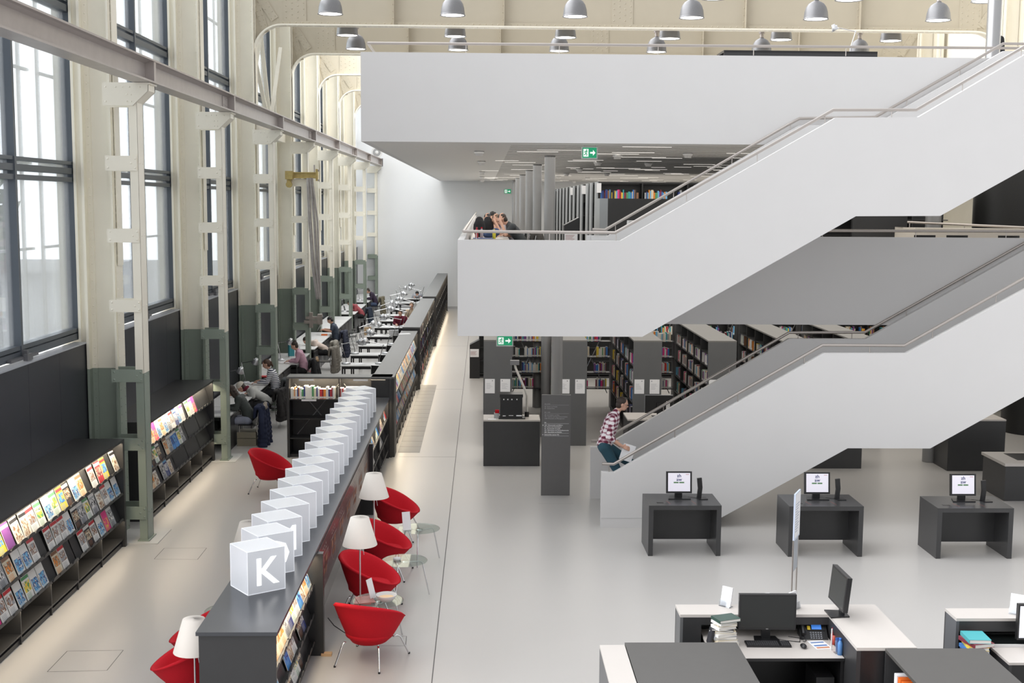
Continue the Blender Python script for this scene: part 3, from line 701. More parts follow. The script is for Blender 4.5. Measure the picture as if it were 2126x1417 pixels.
COV = [('white', cover('a', P_['white'], P_['red'], P_['grey'], P_['brown'], 4, 1)), ('white', cover('b', P_['white'], P_['white'], P_['sky'], P_['navy'], 5, 2, (.1, .6))),
       ('blue', cover('c', P_['blue'], P_['white'], P_['sky'], P_['navy'], 3, 3)), ('green', cover('d', P_['white'], P_['green'], P_['green'], P_['yellow'], 4, 4)),
       ('dark', cover('e', P_['black'], P_['white'], P_['brown'], P_['cream'], 5, 5)), ('orange', cover('f', P_['cream'], P_['orange'], P_['orange'], P_['brown'], 4, 6)),
       ('red', cover('g', P_['red'], P_['white'], P_['maroon'], P_['cream'], 4, 7)), ('white', cover('h', P_['white'], P_['black'], P_['brown'], P_['cream'], 6, 8, (.05, .7))),
       ('navy', cover('i', P_['navy'], P_['sky'], P_['grey'], P_['white'], 4, 9)), ('grey', cover('j', P_['grey'], P_['white'], P_['black'], P_['white'], 5, 10)),
       ('yellow', cover('k', P_['yellow'], P_['red'], P_['sky'], P_['blue'], 3, 11)), ('sky blue', cover('l', P_['sky'], P_['white'], P_['white'], P_['blue'], 2, 12, (.1, .4))),
       ('purple', cover('m', P_['purple'], P_['white'], P_['purple'], P_['purple'], 3, 13)), ('pink', cover('n', P_['pink'], P_['pink'], P_['yellow'], P_['pink'], 7, 14, (.15, .6))),
       ('cream', cover('o', P_['cream'], P_['brown'], P_['orange'], P_['brown'], 5, 15)), ('white', cover('p', P_['white'], P_['purple'], P_['white'], P_['grey'], 7, 16, (.1, .7)))]
pgm = mat('page_edges', (.75, .73, .68), .8)
def mag_mesh(i, w=.222, h=.305):
    b = MB().box(-w/2, 0, 0, w/2, .008, h, 0); b.m = [0]*6; b.m[1] = b.m[3] = b.m[5] = 1
    return b.mesh('magazine', [COV[i][1], pgm])
MAGM = [mag_mesh(i) for i in range(len(COV))]+[mag_mesh(i, .165, .24) for i in range(len(COV))]
CW = [0, 0, 1, 1, 2, 3, 3, 4, 4, 5, 6, 7, 7, 7, 8, 9, 9, 10, 11, 14, 14, 15, 0, 1, 12, 13]
ORDW = ['first', 'second', 'third', 'fourth', 'fifth', 'sixth', 'seventh', 'eighth', 'ninth', 'tenth']
def mag(root, x, y, z, i, label, group, tilt=.36, big=True, twist=0):
    q = loc2w(root, (x, y, z))
    o = obj('magazine', MAGM[i if big else i+len(COV)], None, None, q, (-tilt, twist, root[2])); return tag(o, label, 'magazine', group)
def rack_rows(t, root, L, x0, bays, w, zs, per, where, group, skip=(), only=None, shift=0):
    rnd = random.Random(hash(where) % 1000 if False else len(where)*7+int(L*10))
    lm_ = lip_mesh(per, w-.03)
    for b_ in range(bays):
        for r, z in enumerate(zs):
            obj('display_rack', lm_, None, t, (x0+b_*w+.015, .0, z))
            for k in range(per):
                if (b_, r, k) in skip or (only and not only(b_, r, k)) or rnd.random() < .03: continue
                i = rnd.choice(CW)
                mag(root, x0+b_*w+.015+(w-.03)*(k+.5)/per+rnd.uniform(-.008, .008), .012-.004*rnd.random(), z+.004, i,
                    '%s magazine, %s row, bay %d slot %d, %s' % (COV[i][0], ['top', 'middle', 'bottom'][r], b_+1+shift, k+1, where), group, tilt=.34+rnd.uniform(-.03, .03), twist=rnd.uniform(-.03, .03))
                if rnd.random() < .3:
                    j = rnd.randrange(len(COV)); 
# wall shelving, first unit
XS = -5.40
r1 = (XS, 12.0, PI/2); L1 = 18.36-12.0
t, n, w = shelf_unit('magazine_shelf', 'long dark magazine shelf along the wall at lower left', r1, L1, 1.64, .72, 1.035, (.13, ), DARK, endth=.08, plinth=.1, uy=.16)
rack_rows(t, r1, L1, .08, n, w, (1.20, .82, .43), 4, 'nearest wall shelf', 'magazines on the nearest wall shelf', skip={(5,2,3),(4,0,2),(3,2,3),(5,1,9),(4,2,0)}, only=lambda b_, r, k: b_ >= 1)
led('shelf_light', r1, (L1/2, -.0, 1.59), L1-.2, 30)
led('shelf_base_light', r1, (L1/2, -.02, .40), L1-.2, 9)
r2 = (XS, 19.75, PI/2); L2 = 24.55-19.75
t, n, w = shelf_unit('magazine_shelf', 'second dark magazine shelf along the wall between two lattice posts', r2, L2, 1.64, .72, 1.0, (.13, ), DARK, endth=.08, plinth=.1, uy=.16)
rack_rows(t, r2, L2, .08, n, w, (1.22, .84, .46), 4, 'second wall shelf', 'magazines on the second wall shelf', only=lambda b_, r, k: (b_ < 3 and r == 0) or (b_ < 2 and not (b_ == 0 and r == 2 and k > 2)) or (b_ == 2 and r == 1 and k < 3) or (b_ == 3 and r == 0 and k < 3), skip={(1, 1, 0), (0, 2, 3), (1, 2, 3)})
led('shelf_light', r2, (L2/2, -.0, 1.59), L2-.2, 24)
led('shelf_base_light', r2, (L2/2, -.02, .40), L2-.2, 7)

# central shelf with the light cubes
XC = -1.93
r3 = (XC, 11.08, PI/2); LC = 24.84-11.08
t = thing('magazine_shelf', 'long low dark shelf in the aisle carrying the row of light cubes', 'shelf', (XC, 11.08, 0), PI/2)
obj('top_board', bpy_o := MB().box(-.03, -.05, 1.215, LC, .70, 1.25), mat('blue_grey_top', (.040, .043, .050), .28, spec=.6, noise=.04), t)
obj('side_panel', MB().box(0, -.03, 0, .04, .68, 1.205), DARK, t)
obj('side_panel', MB().box(LC-.05, -.03, 0, LC, .68, 1.205), DARK, t)
obj('back_panel', MB().box(.04, .66, 0, LC-.05, .68, 1.205), DARK, t)
y1, y2 = 13.86-11.08, 20.2-11.08
for x in (y1-.10, y2): obj('partition', MB().box(x, -.12, 0, x+.10, .66, 1.205), mat('anthracite_post', (.026, .026, .027), .3, noise=.05), t)
obj('plinth', MB().box(.04, .03, 0, y1-.10, .64, .07), DARK, t); obj('plinth', MB().box(y2+.1, .03, 0, LC-.05, .64, .07), DARK, t)
obj('shelf_board', MB().box(.04, 0, .12, y1-.10, .62, .14), DARK, t); obj('shelf_board', MB().box(y2+.1, 0, .12, LC-.05, .62, .14), DARK, t)
w3 = (y1-.10-.04)/3
for i in range(1, 3): obj('upright', MB().box(.04+i*w3-.011, .15, .07, .04+i*w3+.011, .6, 1.2), DARK, t)
rack_rows(t, r3, LC, .04, 3, w3, (.84, .50, .17), 4, 'lit front end of the cube shelf', 'magazines on the near end of the cube shelf', skip={(2,2,1),(2,2,2),(2,2,3),(2,1,2),(2,1,3),(1,1,3),(0,1,2),(0,1,3)})
w4 = (LC-.05-y2-.1)/5
for i in range(1, 5): obj('upright', MB().box(y2+.1+i*w4-.011, 0, .07, y2+.1+i*w4+.011, .6, 1.2), DARK, t)
rack_rows(t, r3, LC, y2+.1, 5, w4, (.84, .50, .17), 4, 'far end of the cube shelf', 'magazines on the far end of the cube shelf', only=lambda b_, r, k: r == 0 or (r == 1 and b_ in (0, 1, 3)) or (r == 2 and b_ in (0,)))
led('shelf_light', r3, ((.04+y1-.1)/2, -.0, 1.2), y1-.2, 15)
led('shelf_light', r3, ((y2+LC)/2, -.0, 1.2), LC-y2-.3, 22)
# graphic wall between the two partitions
ART = mat('maroon_graphic_panel', (.062, .030, .032), .3, noise=.25, nscale=1.5, coat=.2)
obj('graphic_panel', MB().box(y1, -.06, .62, y2, -.02, 1.205), ART, t)
obj('ledge', MB().prism([(-.06, .62), (-.02, .62), (.18, .50), (.18, .46)], 'yz', y1, y2).box(y1, .14, .46, y2, .18, .50), mat('ledge_board', (.06, .055, .05), .25), t)
obj('lower_panel', MB().box(y1, .10, 0, y2, .14, .47), mat('gloss_panel', (.07, .062, .056), .12, coat=.3), t)
LW = mat('graphic_linework', (.36, .27, .25), .5); OR = mat('graphic_orange', (.26, .12, .07), .5)
g1, g2 = MB(), MB(); yf = -.062
for s_ in range(7):
    cx = y1+.55+s_*.86; 
    out = [(cx-.30, 1.02), (cx+.30, 1.02), (cx+.29, .92), (cx+.24, .82), (cx+.14, .74), (cx, .69), (cx-.14, .74), (cx-.24, .82), (cx-.29, .92)]
    for k in (1., .93):
        pts = [(cx+(x-cx)*k, .88+(z-.88)*k) for x, z in out]
        for i in range(len(pts)):
            a, c = Vector(pts[i]), Vector(pts[(i+1) % len(pts)]); d = (c-a).normalized(); n_ = Vector((-d.y, d.x))*.0035
            g1.add([(p.x, yf, p.y) for p in (a-n_, c-n_, c+n_, a+n_)], [(0,1,2,3)])
    for a, c, e, f in ((-.22,.90,-.06,.99),(.03,.90,.21,.99),(-.12,.79,-.02,.86),(.03,.78,.14,.86)):
        g2.add([(cx+a, yf, c), (cx+e, yf, c), (cx+e, yf, f), (cx+a, yf, f)], [(0,1,2,3)])
    for i in range(9):
        xx = cx+rnd.uniform(-.22, .2); zz = rnd.uniform(.78, 1.0)
        g1.add([(xx, yf, zz), (xx+.06, yf, zz), (xx+.06, yf, zz+.006), (xx, yf, zz+.006)], [(0,1,2,3)])
    for i in range(6):
        xx = cx-.2+(i % 3)*.13; zz = 1.07+(i//3)*.045
        g1.add([(xx, yf, zz), (xx+.07, yf, zz), (xx+.07, yf, zz+.018), (xx, yf, zz+.018)], [(0,1,2,3)])
obj('graphic_lines', g1, LW, t); obj('graphic_blocks', g2, OR, t)
tag(obj('door_wedge', MB().box(-.06, -.04, 0, .06, .04, .03), mat('pine_wood', (.55, .36, .2), .6), None, (-1.78, 13.78, 0)), 'small wooden wedge on the floor at the shelf partition', 'wedge')

# light cubes
cube_y = [12.0+ .598*i for i in range(19)]
CB = MB().box(-.205, -.205, 0, .205, .205, .445)
CBM = CB.mesh('cube_shell', ACRYL)
RIMM = mat('acrylic_edge', (.9, .92, .96), .2, emit=.18, emcol=(.95, .97, 1))
rim = MB(); e = .206
for x in (-1, 1):
    for y in (-1, 1): rim.box(x*e-.0025, y*e-.0025, 0, x*e+.0025, y*e+.0025, .447)
for z in (.445, .002):
    for s_ in (-1, 1): rim.box(-e, s_*e-.0025, z-.002, e, s_*e+.0025, z+.002); rim.box(s_*e-.0025, -e, z-.002, s_*e+.0025, e, z+.002)
RIM = rim.mesh('cube_edges', RIMM)
letters = {0: 'K', 1: 'O', 2: 'M'}
for i, y in enumerate(cube_y):
    lab = ['front light cube with the letter K on the cube shelf', 'second light cube with round letter partly hidden behind the K cube', 'third light cube showing one upright letter stroke'][i] if i < 3 else 'white acrylic light cube, %d%s of nineteen counted from the K cube' % (i+1, 'th')
    t = thing('light_cube', lab, 'light cube', (-2.30, y+.40, 1.2503), .62, 'row of white light cubes')
    obj('cube_shell', CBM, None, t); obj('cube_edges', RIM, None, t)
    if i in letters: lettering(letters[i], .40, GLOW, t, (0, -.2075, .085), align='CENTER', bold=.004, name='letter')

# L-shaped second shelf and the two long ones behind
r4 = (-3.97, 24.9, 0)
t, n, w = shelf_unit('book_shelf', 'dark lit bookshelf facing the camera behind the light cubes', r4, 2.13, 1.66, .42, .95, (.40, .80, 1.20), SHTOP, endth=.05, braces=True)
obj('sign_strip', MB().box(.25, -.035, 1.585, .55, -.03, 1.615).box(1.35, -.035, 1.585, 1.65, -.03, 1.615), PAPER, t)
obj('sign_strip', MB().box(.30, -.035, 1.165, .60, -.03, 1.20), PAPER, t)
led('shelf_light', (-3.97, 24.9, 0), (1.05, .04, 1.61), 1.9, 22)
BOOKS = []
def book(root, x, y, z, w, h, d, col, label, group, hz=0, lean=0, sticker=True):
    q = loc2w(root, (x, y, z)); BOOKS.append((Vector((q[0], q[1], z+hz-EYE)).length, q, hz, root[2], round(w/.008)*.008, round(h/.02)*.02, d, col, label, group, lean, sticker))
CN = [c for c in PAL if c != 'dark green']
def fill(root, x0, x1, z, where, group, d=.17, y=.03, hz=0, hmin=.19, hmax=.27, dens=.97, weights=None, seed=0, zt=None):
    rnd = random.Random(seed*31+int(z*100)+int(x0*10)); x = x0; k = 0
    while x < x1-.05:
        w = rnd.choice((.016, .024, .024, .032, .04, .048)); 
        if x+w > x1: break
        if rnd.random() < dens:
            k += 1; c = rnd.choice(weights or CN)
            book(root, x, y+rnd.uniform(0, .012), z, w, rnd.uniform(hmin, hmax), d, c, '%s book, number %d %s' % (c, k, where), group, hz, 0)
        else: x += rnd.uniform(.08, .3)
        x += w+.002
WB = ['white']*8+['red', 'orange', 'yellow', 'black', 'green', 'navy', 'cream', 'blue', 'maroon']
fill(r4, .07, .98, 1.20, 'on the lit shelf behind the cubes, first bay', 'books on the lit shelf behind the cubes', weights=WB, seed=1)
fill(r4, 1.04, 1.5, 1.20, 'on the lit shelf behind the cubes, second bay', 'books on the lit shelf behind the cubes', weights=WB, seed=2)

r5 = (-1.82, 25.4, PI/2); L5 = 34.0-25.4
t, n, w = shelf_unit('magazine_shelf', 'second aisle shelf with grey top and rows of bright journals', r5, L5, 1.66, .42, 1.0, (.13,), SHTOP, endth=.06, uy=.14)
obj('corner_post', MB().box(-.48, -.03, 0, 0, .44, 1.625), DARK, t); obj('corner_top', MB().box(-.50, -.03, 1.625, 0, .44, 1.66), SHTOP, t)
rack_rows(t, r5, L5, .06, n, w, (1.22, .84, .46), 4, 'second aisle shelf', 'journals on the second aisle shelf')
led('shelf_light', r5, (L5/2, -.0, 1.6), L5-.2, 26)
led('shelf_base_light', r5, (L5/2, -.04, .40), L5-.2, 16)
for (ya, yb, z, nm, sd) in ((34.1, 44.5, 1.75, 'third', 3), (44.6, 59.3, 1.81, 'last', 4)):
    rr = (-1.76 if ya < 40 else -1.71, ya, PI/2); LL = yb-ya
    t, n, w = shelf_unit('book_shelf', '%s aisle shelf with grey top and full book rows' % nm, rr, LL, z, .46, 1.0, (.13, .52, .92, 1.32), SHTOP, endth=.07)
    for b_ in range(n):
        for l, zz in enumerate((1.32, .92, .52, .13)):
            if ya > 40 and b_ > 9 and l > 1: continue
            fill(rr, .07+b_*w+.02, .07+(b_+1)*w-.08, zz, 'in bay %d, shelf %d of the %s aisle bookshelf' % (b_+1, l+1, nm), 'books on the aisle shelves', seed=sd*20+b_, dens=.9, weights=CN+['brown', 'brown', 'cream', 'white', 'grey', 'maroon'])
    led('shelf_light', rr, (LL/2, -.0, z-.06), LL-.2, 40)
    led('shelf_base_light', rr, (LL/2, -.04, .35), LL-.2, 14)
tag(obj('folder', MB().box(0, 0, 0, .02, .3, .6), mat('red_board', PAL['red'], .5), None, (-1.795, 58.4, 1.05)), 'red board standing at the far end of the last aisle shelf', 'folder')
tag(obj('paper_sheet', MB().box(-.15, -.1, 0, .15, .1, .002), PAPER, None, (-2.1, 33.2, 1.6605), (0,0,.3)), 'white paper lying on the grey shelf top near the study desks', 'paper')

# bookcases of the ground floor, end panels towards the camera
BCX = [.03+1.605*i for i in range(6)]
LV = (.12, .52, .92, 1.32, 1.72)
nmz = ['first', 'second', 'third', 'fourth', 'fifth', 'sixth']
for i, x in enumerate(BCX):
    wd = .61; t = thing('bookcase', 'tall grey bookcase with notices on its end panel, %s from the left' % nmz[i], 'bookcase', (x, 26.15, 0), 0, 'grey bookcases on the ground floor')
    obj('end_panel', MB().box(0, 0, 0, wd, .04, 2.26), GREYP, t)
    Lb = 4.6
    obj('top_board', MB().box(0, 0, 2.26, wd, Lb, 2.29), mat('bookcase_top', (.17, .165, .155), .5, noise=.05), t)
    obj('far_panel', MB().box(0, Lb-.04, 0, wd, Lb, 2.26), GREYP, t)
    obj('centre_panel', MB().box(wd/2-.01, .04, 0, wd/2+.01, Lb-.04, 2.26), DARK, t)
    obj('plinth', MB().box(.02, .04, 0, wd-.02, Lb-.04, .08), DARK, t)
    for k in range(1, 5): obj('upright', MB().box(.0, .04+k*.9-.012, .08, wd, .04+k*.9+.012, 2.26), DARK, t)
    for z in LV+(2.0,): obj('shelf_board', MB().box(.01, .04, z-.02, wd-.01, Lb-.04, z), GREYP if 0 else DARK, t)
    if i >= 1:
        rr = (x, 26.15+Lb, -PI/2)
        for b_ in range(5):
            for l, z in enumerate((1.72, 1.32, .92, .52)):
                fill(rr, .06+b_*.9, .92+b_*.9-.12, z, 'shelf %d bay %d, left side of the %s bookcase' % (l+1, b_+1, nmz[i]), 'books on the bookcase sides', seed=100+i*10+b_, dens=.93, weights=CN+['white']*5+['cream', 'grey', 'navy', 'white'])
    for k, dx in enumerate((.03, .36)):
        n_ = thing('notice_sheet', 'white notice sheet, %s one on the end of the %s bookcase' % (['left', 'right'][k], nmz[i]), 'notice', (x+dx, 26.15, 1.14), 0, 'white notices on the bookcase ends')
        obj('sheet', MB().box(0, -.006, 0, .21, -.001, .31), PAPER, n_)
        tx = MB()
        for r_ in range(6): tx.box(.03, -.0068, .10+r_*.022, .03+rnd.uniform(.07, .14), -.006, .104+r_*.022)
        tx.box(.03 if k else .15, -.0068, .26, .05 if k else .17, -.006, .285)
        obj('print', tx, mat('faint_print', (.35, .35, .38), .7), n_)
# cross bookcases facing the camera behind the aisles
for i in range(5):
    x0 = BCX[i]+.66; rr = (x0, 31.0, 0)
    t, n, w = shelf_unit('bookcase', 'dark open bookcase facing the camera in gap %s between the grey bookcases' % nmz[i], rr, 1.0, 2.35, .36, 1.0, LV[1:], DARK, back=False, braces=True, endth=.03, plinth=0)
    for l, z in enumerate((1.72, 1.32, .92, .52)):
        fill(rr, .05, .9, z, 'shelf %d of the open bookcase in gap %s' % (l+1, nmz[i]), 'books in the open bookcases', seed=200+i, dens=.95, y=.02, weights=CN+['white']*5+['cream', 'grey', 'maroon', 'cream'])
for i in range(4):
    t, n, w = shelf_unit('bookcase', 'dark far bookcase at the back of the ground floor, %s from the left' % nmz[i], (-.1+i*3.2, 36.5, 0), 3.1, 2.35, .36, 1.0, LV, DARK, endth=.03)
    for l, z in enumerate((1.72, 1.32)):
        for b_ in range(3): fill((-.1+i*3.2, 36.5, 0), .05+b_*1.03, .95+b_*1.03, z, 'shelf %d bay %d of the %s far bookcase' % (l+1, b_+1, nmz[i]), 'books in the far bookcases', seed=300+i*5+b_, dens=.9)
# bookcases on the first gallery, rows across the hall
yy = [27.2, 28.5, 29.6, 31.3, 32.5, 34.0, 35.4, 36.9, 38.4, 40.0, 41.6, 43.2]
for i, y in enumerate(yy):
    x = 2.50; t = thing('bookcase', 'dark bookcase row on the first gallery, number %d from the front' % (i+1), 'bookcase', (x, y, Z1), 0, 'bookcase rows on the first gallery')
    h = 1.93; BL = 7.8
    obj('end_panel', MB().box(0, 0, 0, .03, .60, h), mat('light_metal_panel', (.34, .36, .37), .3, .5), t)
    obj('back_panel', MB().box(.03, .29, 0, BL, .31, h-.05), DARK, t)
    obj('top_board', MB().box(.03, 0, h-.03, BL, .6, h), DARK, t)
    for z in (.1, .45, .8, 1.15, 1.5): obj('shelf_board', MB().box(.03, .01, z-.02, BL, .59, z), DARK, t)
    for k in range(1, 8 if i == 0 else 2): obj('upright', MB().box(k*1.0-.012, .0, 0, k*1.0+.012, .6, h-.03), DARK, t)
    if i in (0, 3, 6): obj('row_sign', MB().box(-.01, -.04, h-.24, .09, -.03, h-.03), PAPER, t)
    if i == 0:
        for b_ in range(4):
            fill((x, y, 0), .05+b_, .93+b_, 1.5, 'top shelf bay %d of the front gallery bookcase' % (b_+1), 'books on the front gallery bookcase', seed=400+b_, hz=Z1, y=.02, dens=.97)
        for z in (1.15, .8): fill((x, y, 0), .05, .34, z, 'shelf at height %d cm, front gallery bookcase' % int(z*100), 'books on the front gallery bookcase', seed=410, hz=Z1, y=.02)
obj_ = thing('display_desk', 'black desk block in front of the gallery bookcases', 'desk', (0, 0, Z1))
p = at(1262, 430, 24.2); q = at(1405, 430, 24.2)
obj('panel', MB().box(p.x, 24.2, 0, q.x, 24.26, at(1300, 412, 24.2).z-Z1), DARK, obj_)
obj('side_panel', MB().box(p.x-.16, 24.2, 0, p.x, 25.0, at(1300, 412, 24.2).z-Z1), mat('light_metal_panel', (.34, .36, .37)), obj_)
obj('rear_panel', MB().box(p.x, 24.94, 0, q.x, 25.0, .9), DARK, obj_)

# write the books out: the nearest 295 one by one, the rest as one mass
BOOKS.sort(key=lambda b_: b_[0]); BC = {}
BKM = {c: mat('book_'+c, PAL[c], .5) for c in PAL}; STK = mat('spine_label', (.75, .75, .72), .6)
rest = MB(); ml = [BKM[c] for c in CN]+[pgm, STK]
def bookmb(mb, w, h, d, m0, m1, m2, sticker=True):
    k = len(mb.m); mb.box(0, 0, 0, w, d, h, m0); mb.m[k+1] = m1
    if sticker: mb.box(w*.06, -.001, .012, w*.94, 0, .05, m2)
    return mb
for n_, (dist, q, hz, rz, w, h, d, c, label, group, lean, stk) in enumerate(BOOKS):
    if n_ < 295:
        key = (w, h, d, c, stk)
        if key not in BC: BC[key] = bookmb(MB(), w, h, d, 0, 1, 2, stk).mesh('book', [BKM[c], pgm, STK])
        tag(obj('book', BC[key], None, None, (q[0], q[1], q[2]+hz), (0, lean, rz)), label, 'book', group)
    else:
        s0 = len(rest.v); bookmb(rest, w, h, d, CN.index(c), len(CN), len(CN)+1, stk)
        co, si = math.cos(rz), math.sin(rz)
        for j in range(s0, len(rest.v)):
            x, y, z = rest.v[j]; rest.v[j] = (q[0]+x*co-y*si, q[1]+x*si+y*co, q[2]+hz+z)
tag(obj('shelved_books', rest, ml), 'many more distant library books filling the far shelves', 'books', kind='stuff')
print('BOOKS', len(BOOKS))

# ------------------------------------------------------------------ lounge: armchairs, lamps, tables
def armchair_parts():
    n = 40; prof = [(0,-.02),(.5,0),(.9,.04),(1.02,.12)]
    def ring(r, zf, thick):  pass
    sh = MB(); rings = []
    def rimz(a): return .565+.165*(-math.sin(a))+.012*math.cos(2*a)      # back (-y) high, front (+y) low
    sec = [('b', .0, 0), ('b', .55, 0), ('b', .92, .0), ('o', .15, 0), ('o', .4, 0), ('o', .7, 0), ('o', .93, 0), ('t', 0, 0), ('t', 1, 0), ('t', 2, 0), ('i', .8, 0), ('i', .5, 0), ('i', .2, 0), ('c', .8, 0), ('c', 0, 0)]
    RX, RY, BX, BY, ZB = .39, .375, .215, .215, .235
    for kind, v, _ in sec:
        for j in range(n):
            a = 2*PI*j/n; c, s = math.cos(a), math.sin(a); zr = rimz(a)
            if kind == 'b': p = (BX*v*c, BY*v*s, ZB)
            elif kind == 'o': p = ((BX+(RX-BX)*v**.85)*c, (BY+(RY-BY)*v**.85)*s, ZB+(zr-ZB)*v)
            elif kind == 't': q = [(1.01, .965), (.945, 1.03), (.86, .97)][v]; p = (RX*q[0]*c, RY*q[0]*s, ZB+(zr-ZB)*q[1])
            elif kind == 'i': p = ((BX+(RX-BX)*v**.85-.065)*c, (BY+(RY-BY)*v**.85-.065)*s, ZB+(zr-ZB)*v)
            else: p = (.2*v*c, .2*v*s, .28)
            rings.append(p)
    k = len(sec)
    sh.add(rings, [(i*n+j, i*n+(j+1) % n, (i+1)*n+(j+1) % n, (i+1)*n+j) for i in range(k-1) for j in range(n)], 0, True)
    cu = MB().lathe([(0,.27),(.2,.27),(.245,.30),(.25,.335),(.235,.36),(.18,.375),(0,.38)], n=32, sx=1.06, sy=1.05)
    leg = []
    for sx in (-1, 1):
        leg.append(MB().tube([(sx*.21, .17, .24), (sx*.235, .20, .245), (sx*.26, .235, .22), (sx*.315, .33, .012)], .0095, 10))
        leg.append(MB().tube([(sx*.19, -.19, .24), (sx*.20, -.20, .245), (sx*.215, -.22, .22), (sx*.26, -.31, .012)], .0095, 10))
    bar = MB().tube([(-.21,.17,.24), (0,.185,.245), (.21,.17,.24)], .0095, 8)
    ft = [MB().cyl((sx*x, y, 0), (sx*x, y, .018), .013, n=10) for sx in (-1, 1) for x, y in ((.317, .334), (.262, -.314))]
    return sh, cu, leg, bar, ft
sh, cu, leg, bar, ft = armchair_parts()
am = (sh.mesh('shell', [RED]), cu.mesh('seat_cushion', RED), [q.mesh('leg', CHROME) for q in leg], bar.mesh('cross_bar', CHROME), [q.mesh('foot_cap', BLACK) for q in ft])
chairs = [((-1.27, 13.62), -.36, 'red tub armchair seen from behind, nearest in the aisle'), ((-1.42, 15.3), -PI/2-.12, 'red tub armchair beside the front floor lamp, nearest of three facing right'), ((-1.37, 16.9), -PI/2-.12, 'red tub armchair, middle of the three facing right'), ((-1.36, 18.9), -PI/2-.12, 'red tub armchair farthest back of the three facing right'),
          ((-3.80, 21.9), -PI/2-.12, 'red tub armchair alone left of the light cubes'), ((-3.02, 12.42), PI*.5, 'red tub armchair cut by the lower edge, beside the white lamp'), ((-3.03, 13.22), PI*.5, 'red tub armchair almost hidden behind the white lamp at bottom left'), ((-3.05, 17.2), PI/2, 'red tub armchair mostly hidden behind the cubes and white lamp')]
for i, ((x, y), rz, lab) in enumerate(chairs):
    t = thing('armchair', lab, 'armchair', (x, y, 0), rz, 'red tub armchairs'); t.scale = (1.05, 1.05, 1.05)
    obj('shell', am[0], None, t); obj('seat_cushion', am[1], None, t); obj('cross_bar', am[3], None, t)
    for q in am[2]: obj('leg', q, None, t)
    for q in am[4]: obj('foot_cap', q, None, t)
def floor_lamp(x, y, lab, dz=0):
    t = thing('floor_lamp', lab, 'lamp', (x, y, 0), 0, 'white shaded floor lamps')
    obj('base', MB().lathe([(0,0),(.13,0),(.13,.012),(.02,.022),(0,.022)], n=24), ALU, t)
    obj('pole', MB().cyl((0,0,.02), (0,0,1.40-dz), .009, n=12), ALU, t)
    obj('shade', MB().lathe([(r_, z_-dz) for r_, z_ in [(.205,1.14),(.20,1.14),(.105,1.465),(.0,1.475),(.0,1.48),(.11,1.47),(.208,1.14)]], n=36), SHADE, t)
    obj('pull_switch', MB().cyl((.02,0,1.18-dz), (.05,-.02,1.02-dz), .003, n=6), ALU, t)
    return t
floor_lamp(-1.45, 14.38, 'floor lamp with white cone shade, nearer of two in the right aisle')
q_ = onz(775, 1033, 1.15); floor_lamp(q_.x, q_.y+.1, 'floor lamp with white cone shade, farther of two in the right aisle')
floor_lamp(-2.87, 12.0, 'floor lamp with white cone shade at the bottom left beside the shelf end', .42)
p = onz(515, 1081, 1.06); floor_lamp(min(-2.86, p.x), p.y, 'floor lamp with white cone shade peeping out left of the light cubes', .42)
def glass_table(x, y, lab, r=.30, rz=0):
    t = thing('side_table', lab, 'table', (x, y, 0), rz, 'round glass side tables')
    obj('table_top', MB().lathe([(0,.492),(r,.492),(r+.003,.496),(r,.50),(0,.50)], n=48, sm=False), GLASST, t)
    for k in range(3):
        a = 2*PI*k/3+.4; c, s = math.cos(a), math.sin(a)
        obj('leg', MB().tube([(.05*c,.05*s,.47), (.20*c,.20*s,.472), (.235*c,.235*s,.455), (.33*c,.33*s,.01)], .009, 8), CHROME, t)
    obj('hub', MB().lathe([(0,.46),(.055,.46),(.06,.475),(.055,.49),(0,.49)], n=20), CHROME, t)
    return t
tp = [(-1.17, 14.42), (-1.0, 16.05), (-.90, 17.75)]
p = onz(785, 1245, .5); glass_table(p.x, p.y, 'round glass table nearest, carrying the white bowl', rz=.2); T1c = p
p = onz(840, 1162, .5); glass_table(p.x, p.y, 'round glass table in the middle between armchairs', rz=-.2); T2c = p
p = onz(870, 1096, .5); glass_table(p.x, p.y, 'round glass table farthest, carrying the white leaflet stand', rz=.1); T3c = p
p = onz(410, 1266, .5); glass_table(-2.92, p.y, 'round glass table half hidden behind the near shelf end', r=.27)
t = thing('bowl', 'white round bowl on the nearest glass table', 'bowl', (T1c.x+.10, T1c.y-.02, .5005))
obj('bowl_body', MB().lathe([(0,0),(.07,0),(.10,.03),(.125,.075),(.118,.075),(.095,.035),(0,.01)], n=32), WHITE, t)
obj('candy', MB().lathe([(0,.035),(.06,.045),(.1,.04)], n=16), mat('warm_sweets', (.8, .55, .3), .5), t)
def leaflet(x, y, z, rz, lab, h=.24, w=.13):
    t = thing('leaflet_stand', lab, 'stand', (x, y, z), rz)
    obj('card', MB().obox((0, .02, h/2), (w, .004, h), (-.28, 0, 0)), PAPER, t)
    pm = MB()
    for i in range(7): pm.obox((0, .013-.0+.28*(-.03+i*.011)*0+.0, h*.28), (w*.6, .001, .004), (-.28, 0, 0))
    bc_ = MB()
    for i in range(8): bc_.obox((.0, -.002+.28*(i*.01-.025)+.0135, h*.18+i*.009), (w*.55, .0015, .005), (-.28, 0, 0))
    obj('print', bc_, mat('print_grey', (.18, .18, .22), .6), t)
    obj('foot', MB().box(-w/2, -.04, 0, w/2, .06, .004), GLASSC, t); return t
leaflet(T3c.x-.17, T3c.y-.1, .5005, .35, 'white leaflet stand on the farthest glass table', .26, .12)
leaflet(T1c.x-.07, T1c.y+.05, .5005, 1.1, 'clear leaflet stand beside the bowl on the nearest glass table', .24, .12)
